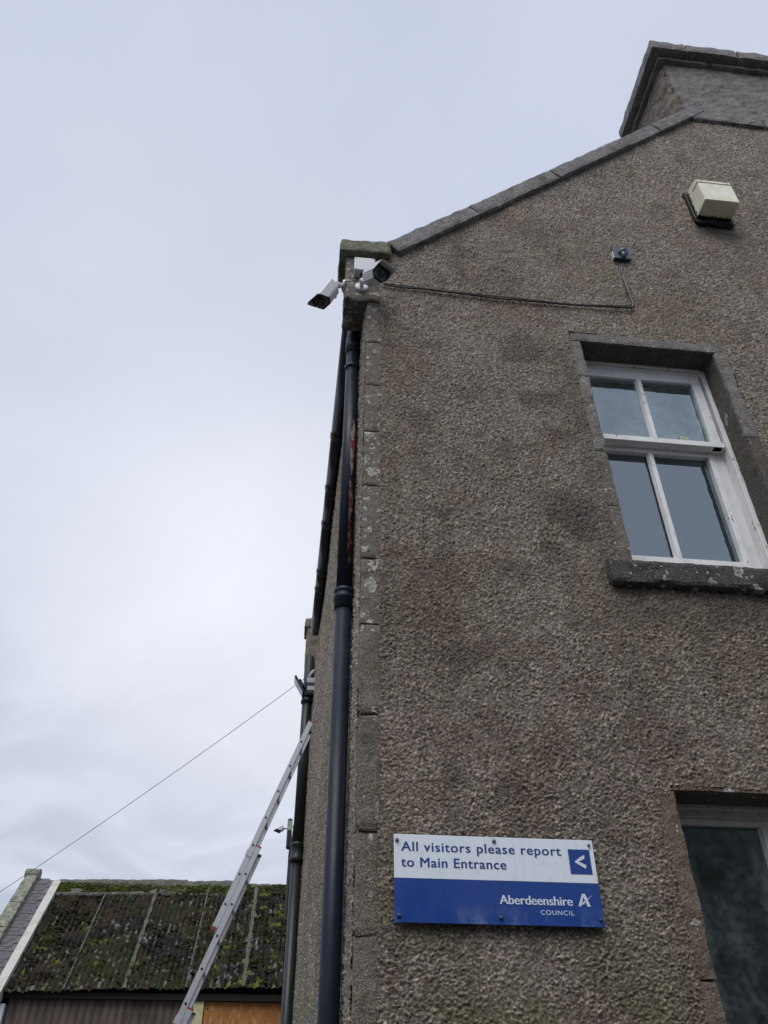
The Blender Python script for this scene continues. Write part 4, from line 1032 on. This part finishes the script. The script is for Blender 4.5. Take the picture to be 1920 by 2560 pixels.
for i, (a, b) in enumerate(zip(cuts, cuts[1:])):
    b2 = b + .05; dz0 = .004 * (i % 3)
    xs_ = np.linspace(a, b2, int((b2 - a) / .012) + 1); ss = np.linspace(-.06, 2.86, 120); X_, S_ = np.meshgrid(xs_, ss)
    h = np.cos(2 * pi * X_ / PITCHC); lump = np.clip(fbm(X_, S_, 9, 4, 500) - .45, 0, 1) * .16 + (vn(X_, S_, 30, 501) - .5) * .018
    off = .019 * h + lump * np.clip(1 - h, .3, 1.3) + .012 * (i % 2) + dz0
    L_ = math.hypot(RUN, RISE); cy, cz_ = RUN / L_, RISE / L_
    Ym = YE + S_ * cy - off * cz_; Zm = ZE + S_ * cz_ + off * cy + TILT * (X_ + 3.92)
    t = roof_tint(X_, S_, h, 520)
    o = mesh_obj('roof_sheet', grid_mesh('roof_sheet', X_, Ym, Zm, np.ones((len(ss) - 1, len(xs_) - 1), bool), t), MOSSR.m, shed)
    # the lapped edge of each sheet shows as a pale strip
    bm = B(); n = 24; e = []
    for k in range(n + 1):
        s_ = -.05 + 2.84 * k / n; yy_ = YE + s_ * cy - .048 * cz_; zz_ = ZE + s_ * cz_ + .048 * cy + TILT * (a + 3.92); w_ = (.010, .012, .030, .014, .034, .016)[i] * (1 + .35 * sin(k * 2.1 + i))
        e.append([bm.verts.new((a - w_, yy_, zz_)), bm.verts.new((a + w_, yy_, zz_)), bm.verts.new((a + w_, yy_ + .03, zz_ - .03)), bm.verts.new((a - w_, yy_ + .03, zz_ - .03))])
    for p_, q_ in zip(e, e[1:]):
        for k in range(4): j = (k + 1) % 4; bm.faces.new((p_[k], p_[j], q_[j], q_[k]))
    if i: bmobj('sheet_lap', bm, stone_material('bare_cement_%d' % i, (.12, .13, .135), (.035, .038, .035), lich=0, moss=.8, dark=(.02, .02, .02), seed=20 + i), shed)
# ridge caps, slightly out of line, and the flashing strip below them
RIDGEM = stone_material('mossy_ridge_cement', (.15, .15, .13), (.07, .07, .055), lich=.1, moss=.55, dark=(.03, .03, .025), seed=30)
ry, rz = YE + RUN, ZE + RISE
for i, (a, b, dz_, tl) in enumerate(((-4.93, -2.36, .02, .012), (-2.40, -1.28, .02, .030), (-1.30, -.35, -.01, .0), (-.36, 1.1, -.01, .01))):
    bm = B(); zz = lambda x: rz + dz_ + tl * (x - a) + .012 * (x + 3.92)
    for k_ in range(1):
        pts_ = []
        for x in np.linspace(a, b, 24):
            jit = .006 * sin(x * 23) + .004 * sin(x * 51)
            pr = [(-.30, -.22), (-.14, -.075 + jit), (-.05, .06 + jit), (0, .10 + jit), (.05, .06), (.2, -.1), (.2, -.14), (0, .03), (-.3, -.26)]
            pts_.append([bm.verts.new((x, ry + p_[0] * .8, zz(x) + p_[1])) for p_ in pr])
        for p_, q_ in zip(pts_, pts_[1:]):
            for k in range(9): j = (k + 1) % 9; bm.faces.new((p_[k], p_[j], q_[j], q_[k]))
        bm.faces.new(pts_[0]); bm.faces.new(pts_[-1][::-1])
    bmobj('ridge_cap', bm, RIDGEM, shed)
# moss tufts
def tufts(name, parent, mat, n, sampler, r0, r1, seed):
    rs = np.random.RandomState(seed); V_ = []; F2 = []
    ico = [(0, 0, 1), (.9, 0, .2), (.28, .85, .2), (-.73, .53, .2), (-.73, -.53, .2), (.28, -.85, .2), (0, 0, -.4)]
    fs = [(0, 1, 2), (0, 2, 3), (0, 3, 4), (0, 4, 5), (0, 5, 1), (6, 2, 1), (6, 3, 2), (6, 4, 3), (6, 5, 4), (6, 1, 5)]
    for i in range(n):
        p = sampler(rs)
        if p is None: continue
        r = rs.uniform(r0, r1); b0 = len(V_)
        for q_ in ico:
            V_.append((p[0] + (q_[0] + rs.uniform(-.3, .3)) * r, p[1] + (q_[1] + rs.uniform(-.3, .3)) * r, p[2] + (q_[2] + rs.uniform(-.3, .3)) * r * .8))
        F2 += [(a_ + b0, b_ + b0, c_ + b0) for a_, b_, c_ in fs]
    me = bpy.data.meshes.new(name); me.from_pydata(V_, [], F2); o = mesh_obj(name, me, mat, parent); o['kind'] = 'stuff'; return o
MO = M('moss_green', rough=1.0, spec=.1); k = MO.noise(6, 4, .6); k2 = MO.noise(60, 2)
MO.color(MO.mix(MO.ramp(k, .42, .62), MO.mix(MO.ramp(k2, .4, .6), (.020, .024, .008), (.045, .058, .012)), MO.mix(MO.ramp(k2, .4, .6), (.055, .075, .014), (.10, .135, .024))))
MO2 = M('moss_brown', rough=1.0, spec=.1); k = MO2.noise(5, 4, .6); MO2.color(MO2.mix(MO2.ramp(k, .4, .6), (.013, .013, .008), (.032, .026, .013)))
def samp_ridge(rs):
    x = rs.uniform(-4.9, .4); f = rs.uniform(0, 1)
    if vn(np.array(x), np.array(f), 3.1, 7) < .22: return None
    return x, ry - .04 - f * .18, rz + .055 - f * .22 + .014 * (x + 3.92)
tufts('moss', shed, MO.m, 5200, samp_ridge, .010, .028, 3)
L_ = math.hypot(RUN, RISE); cy, cz_ = RUN / L_, RISE / L_
def samp_roof(thr, sd_):
    def f_(rs):
        x = rs.uniform(-4.85, .5); s_ = rs.uniform(0, 2.75)
        d = float(fbm(np.array(x), np.array(s_), 2.2, 3, sd_)) + (.10 if s_ > 2.3 else 0) + (.13 if x > -1.3 else 0)
        if d < thr: return None
        h = cos(2 * pi * x / PITCHC)
        if h > .3 and rs.rand() < .7: return None
        off = .019 * h + .012
        return x, YE + s_ * cy - off * cz_, ZE + s_ * cz_ + off * cy + TILT * (x + 3.92)
    return f_
tufts('moss', shed, MO2.m, 20000, samp_roof(.44, 600), .010, .026, 5)
tufts('moss', shed, MO2.m, 1400, samp_roof(.50, 610), .024, .048, 8)
tufts('moss', shed, MO.m, 9000, samp_roof(.70, 640), .008, .022, 6)
# walls under the eaves
bm = B(); box(bm, -4.88, 1.4, YE + .02, YE + .10, ZE - .13, ZE - .03); bmobj('eaves_board', bm, plain('black_eaves_board', (.012, .012, .012), .9), shed)  # near-black board along the band under the eaves
CLAD = M('rusty_cladding', rough=.7); sx_, sy_, sz_ = CLAD.sep(); k = CLAD.noise(7, 5, .6, CLAD.vec(scale=(1, 1, .25))); CLAD.color(CLAD.mix(CLAD.ramp(k, .35, .65), (.125, .098, .082), (.060, .045, .036))); CLAD.bump(CLAD.noise(40, 4), .004, .5)
postx = float(on(490, 2540, 1, YE + .1)[0])
for a, b in ((-4.80, -3.86), (-3.86, -2.94), (-2.94, postx - .03)):
    xs_ = np.linspace(a, b, int((b - a) / .008)); zs_ = np.linspace(0, ZE - .12, 6); X_, Z_ = np.meshgrid(xs_, zs_)
    mesh_obj('cladding_sheet', grid_mesh('cladding_sheet', X_, YE + .14 - .028 * np.abs(np.sin(pi * X_ / .13)) ** .8, Z_, np.ones((5, len(xs_) - 1), bool)), CLAD.m, shed)
p_l = float(on(480, 2540, 1, YE + .1)[0]); p_r = float(on(507, 2540, 1, YE + .1)[0])
bm = B(); box(bm, p_l, p_r, YE + .06, YE + .16, 0, ZE - .13, .006); bmobj('corner_post', bm, paint_material('yellowed_post_paint', (.50, .46, .26), amt=.3), shed)
OSB = M('orange_strand_board', rough=.75); k = OSB.voro(26, 'F1', 'Color', OSB.vec(scale=(1, 1, .45), rot=(0, .6, 0))); kk = OSB.n('ShaderNodeSeparateColor'); OSB.t.links.new(k, kk.inputs[0]); big = OSB.noise(2.2, 4, .6)
c = OSB.mix(kk.outputs[0], (.40, .185, .055), (.31, .13, .035)); c = OSB.mix(OSB.ramp(kk.outputs[1], .86, .9), c, (.48, .25, .10)); c = OSB.mix(OSB.ramp(big, .45, .68, 0, .6), c, (.17, .06, .018)); OSB.color(c); OSB.bump(kk.outputs[2], .002, .5)
bm = B(); box(bm, p_r + .01, 1.2, YE + .10, YE + .13, 1.2, ZE - .135, .002); bmobj('board_panel', bm, OSB.m, shed)
for z_ in (ZE - .24, ZE - .8):
    bm = B(); rod(bm, (p_r + .06, YE + .094, z_), (p_r + .06, YE + .101, z_), .014, 8); bmobj('screw', bm, DGUT, shed)
bm = B(); box(bm, -4.8, 1.4, YE + .18, YE + 4.0, 0, ZE - .3); poly_prism(bm, [(-4.85, YE + .12, ZE - .12), (-4.85, YE + 2.0, ZE + 1.85), (-4.85, YE + 4.0, ZE - .12)], (6.2, 0, 0)); bmobj('inner_wall', bm, DARK, shed)
# pale verge board between the two roofs
bm = B(); VX = -4.965
for (a, b, w0, w1) in ((-.18, .86, 0, 0), (.863, 1.9, 0, 0), (1.903, 2.93, 0, 0)):
    bm = B(); pts_ = [(VX - .075, YE + a * cy - .075 * cz_, ZE + a * cz_ + .075 * cy), (VX + .075, YE + a * cy - .075 * cz_, ZE + a * cz_ + .075 * cy)]
    dv = Vector((0, (b - a) * cy, (b - a) * cz_)); dn = Vector((0, cz_ * .2, -cy * .2))
    q0 = [Vector(pts_[0]), Vector(pts_[1]), Vector(pts_[1]) + dn, Vector(pts_[0]) + dn]
    poly_prism(bm, q0, dv); bmobj('verge_board', bm, paint_material('verge_white_%d' % int(a * 10 + 5), (.46, .46, .42), dirt=(.17, .17, .11), amt=.5, scale=5), shed)
bm = B(); box(bm, VX - .2, VX + .14, YE + .02, YE + .3, 0, ZE - .22, .004); bmobj('white_end_post', bm, paint_material('white_post', (.55, .58, .62), amt=.2), shed)

# slated house further left
sh = thing('slated_outbuilding', 'grey slated roof with pale skew stones at the far left', 'outbuilding', (-6, YE, 0))
SLATES = [stone_material('slate_%d' % i, a, b, lich=.08, lich_scale=30, moss=.0, dark=(.04, .042, .05), seed=40 + i) for i, (a, b) in enumerate((((.135, .14, .155), (.095, .10, .115)), ((.115, .12, .135), (.08, .083, .10)), ((.15, .152, .165), (.11, .112, .125))))]
SKX = float(on(98, 2216, 1, YE + RUN)[0]) - .10      # inner edge of the skew at ridge level
sw_, gauge = .20, .105
smesh = []
for i in range(4):
    bm = B(); rs = random.Random(i); box(bm, 0, sw_ - .006, 0, gauge * 2, -.005, .005); 
    for v in bm.verts: v.co.x += rs.uniform(-.003, .003); v.co.y += rs.uniform(-.008, .008)
    me = bpy.data.meshes.new('slate'); bm.to_mesh(me); bm.free(); me.materials.append(SLATES[i % 3]); smesh.append(me)
rot = Matrix(((1, 0, 0), (0, cy, -cz_), (0, cz_, cy))).to_4x4()
rs = random.Random(5)
for r in range(-1, 28):
    x = VX - .10 - (sw_ / 2 if r % 2 else 0)
    while x > SKX - .15:
        x -= sw_
        s_ = r * gauge + rs.uniform(-.006, .006); o = bpy.data.objects.new('slate', smesh[rs.randrange(4)]); link(o, sh)
        lift = .012 + rs.uniform(0, .006)
        loc = Vector((x, YE + .10 + s_ * cy - lift * cz_, ZE + .05 + s_ * cz_ + lift * cy))
        o.matrix_parent_inverse = Matrix.Translation(-Vector(sh.location))
        o.matrix_basis = Matrix.Translation(loc) @ rot @ Matrix.Rotation(radians(-3.5) + rs.uniform(-.008, .008), 4, 'X')
SKM = stone_material('pale_skew_stone', (.30, .31, .24), (.21, .225, .16), lich=.25, lich_scale=12, moss=.5, dark=(.10, .10, .08), seed=50)
for i, (a, b) in enumerate(((-.4, .55), (.556, 1.35), (1.356, 2.1), (2.106, 3.02))):
    m_ = Matrix.Translation((SKX - .20, YE + .10, ZE + .05)) @ rot
    rough_stone('skew_stone', SKM, sh, -.05, .20, a, b, -.10, .12, seg=.06, amp=.006, rnd=.012, mtx=m_, seed=210 + i)
tp = Vector((SKX - .20, YE + .10 + 3.05 * cy, ZE + .05 + 3.05 * cz_))
bm = B(); rod(bm, tp + Vector((-.07, -.02, .06)), tp + Vector((.21, -.02, .06)), .12, 16); bmobj('skew_roll', bm, SKM, sh)
bm = B(); poly_prism(bm, [(SKX, YE + RUN + .10, rz + .0), (SKX, YE + RUN + .22, rz + .14), (SKX, YE + RUN + .34, rz + .0)], (VX - SKX - .02, 0, 0)); bmobj('ridge_tile', bm, SKM, sh)
bm = B(); poly_prism(bm, [(SKX - .2, YE + .2, 0), (SKX - .2, YE + .2, ZE - .05), (SKX - .2, YE + 2.15, rz - .1), (SKX - .2, YE + 4.2, ZE - .05), (SKX - .2, YE + 4.2, 0)], (VX - SKX + .15, 0, 0)); bmobj('wall', bm, BACKM, sh)

# ================================================================== trees behind the photographer (seen only mirrored in the glass)
LEAF = M('leaf_green', (.05, .075, .03), .7); k = LEAF.noise(.9, 3); LEAF.color(LEAF.mix(LEAF.ramp(k, .4, .6), (.030, .045, .020), (.07, .10, .035)))
rs = np.random.RandomState(11)
n = 26000; V_ = np.zeros((n * 4, 3)); 
cx_ = rs.choice([-8, -5, -2, 1.5, 5, 8.5, 12], n); ht = {-8: 6.5, -5: 7.5, -2: 6.0, 1.5: 7.2, 5: 6.2, 8.5: 7.8, 12: 6.6}
H_ = np.array([ht[c] for c in cx_]); u = rs.normal(size=(n, 3)); u /= np.linalg.norm(u, axis=1)[:, None]; rr = rs.uniform(.3, 1, n) ** .5
cen = np.stack([cx_ + u[:, 0] * rr * 2.2, -13 + u[:, 1] * rr * 2.0, H_ * .52 + u[:, 2] * rr * H_ * .47], -1)
t1 = rs.normal(size=(n, 3)); t1 /= np.linalg.norm(t1, axis=1)[:, None]; t2_ = np.cross(t1, rs.normal(size=(n, 3))); t2_ /= np.linalg.norm(t2_, axis=1)[:, None]
for k_, (a, b) in enumerate(((-1, -1), (1, -1), (1, 1), (-1, 1))): V_[k_::4] = cen + t1 * a * .13 + t2_ * b * .10
me = bpy.data.meshes.new('woodland'); me.from_pydata(V_.tolist(), [], np.arange(n * 4).reshape(-1, 4).tolist())
tag(mesh_obj('woodland', me, LEAF.m), 'belt of trees opposite the gable, mirrored in the window glass', 'trees', kind='stuff')
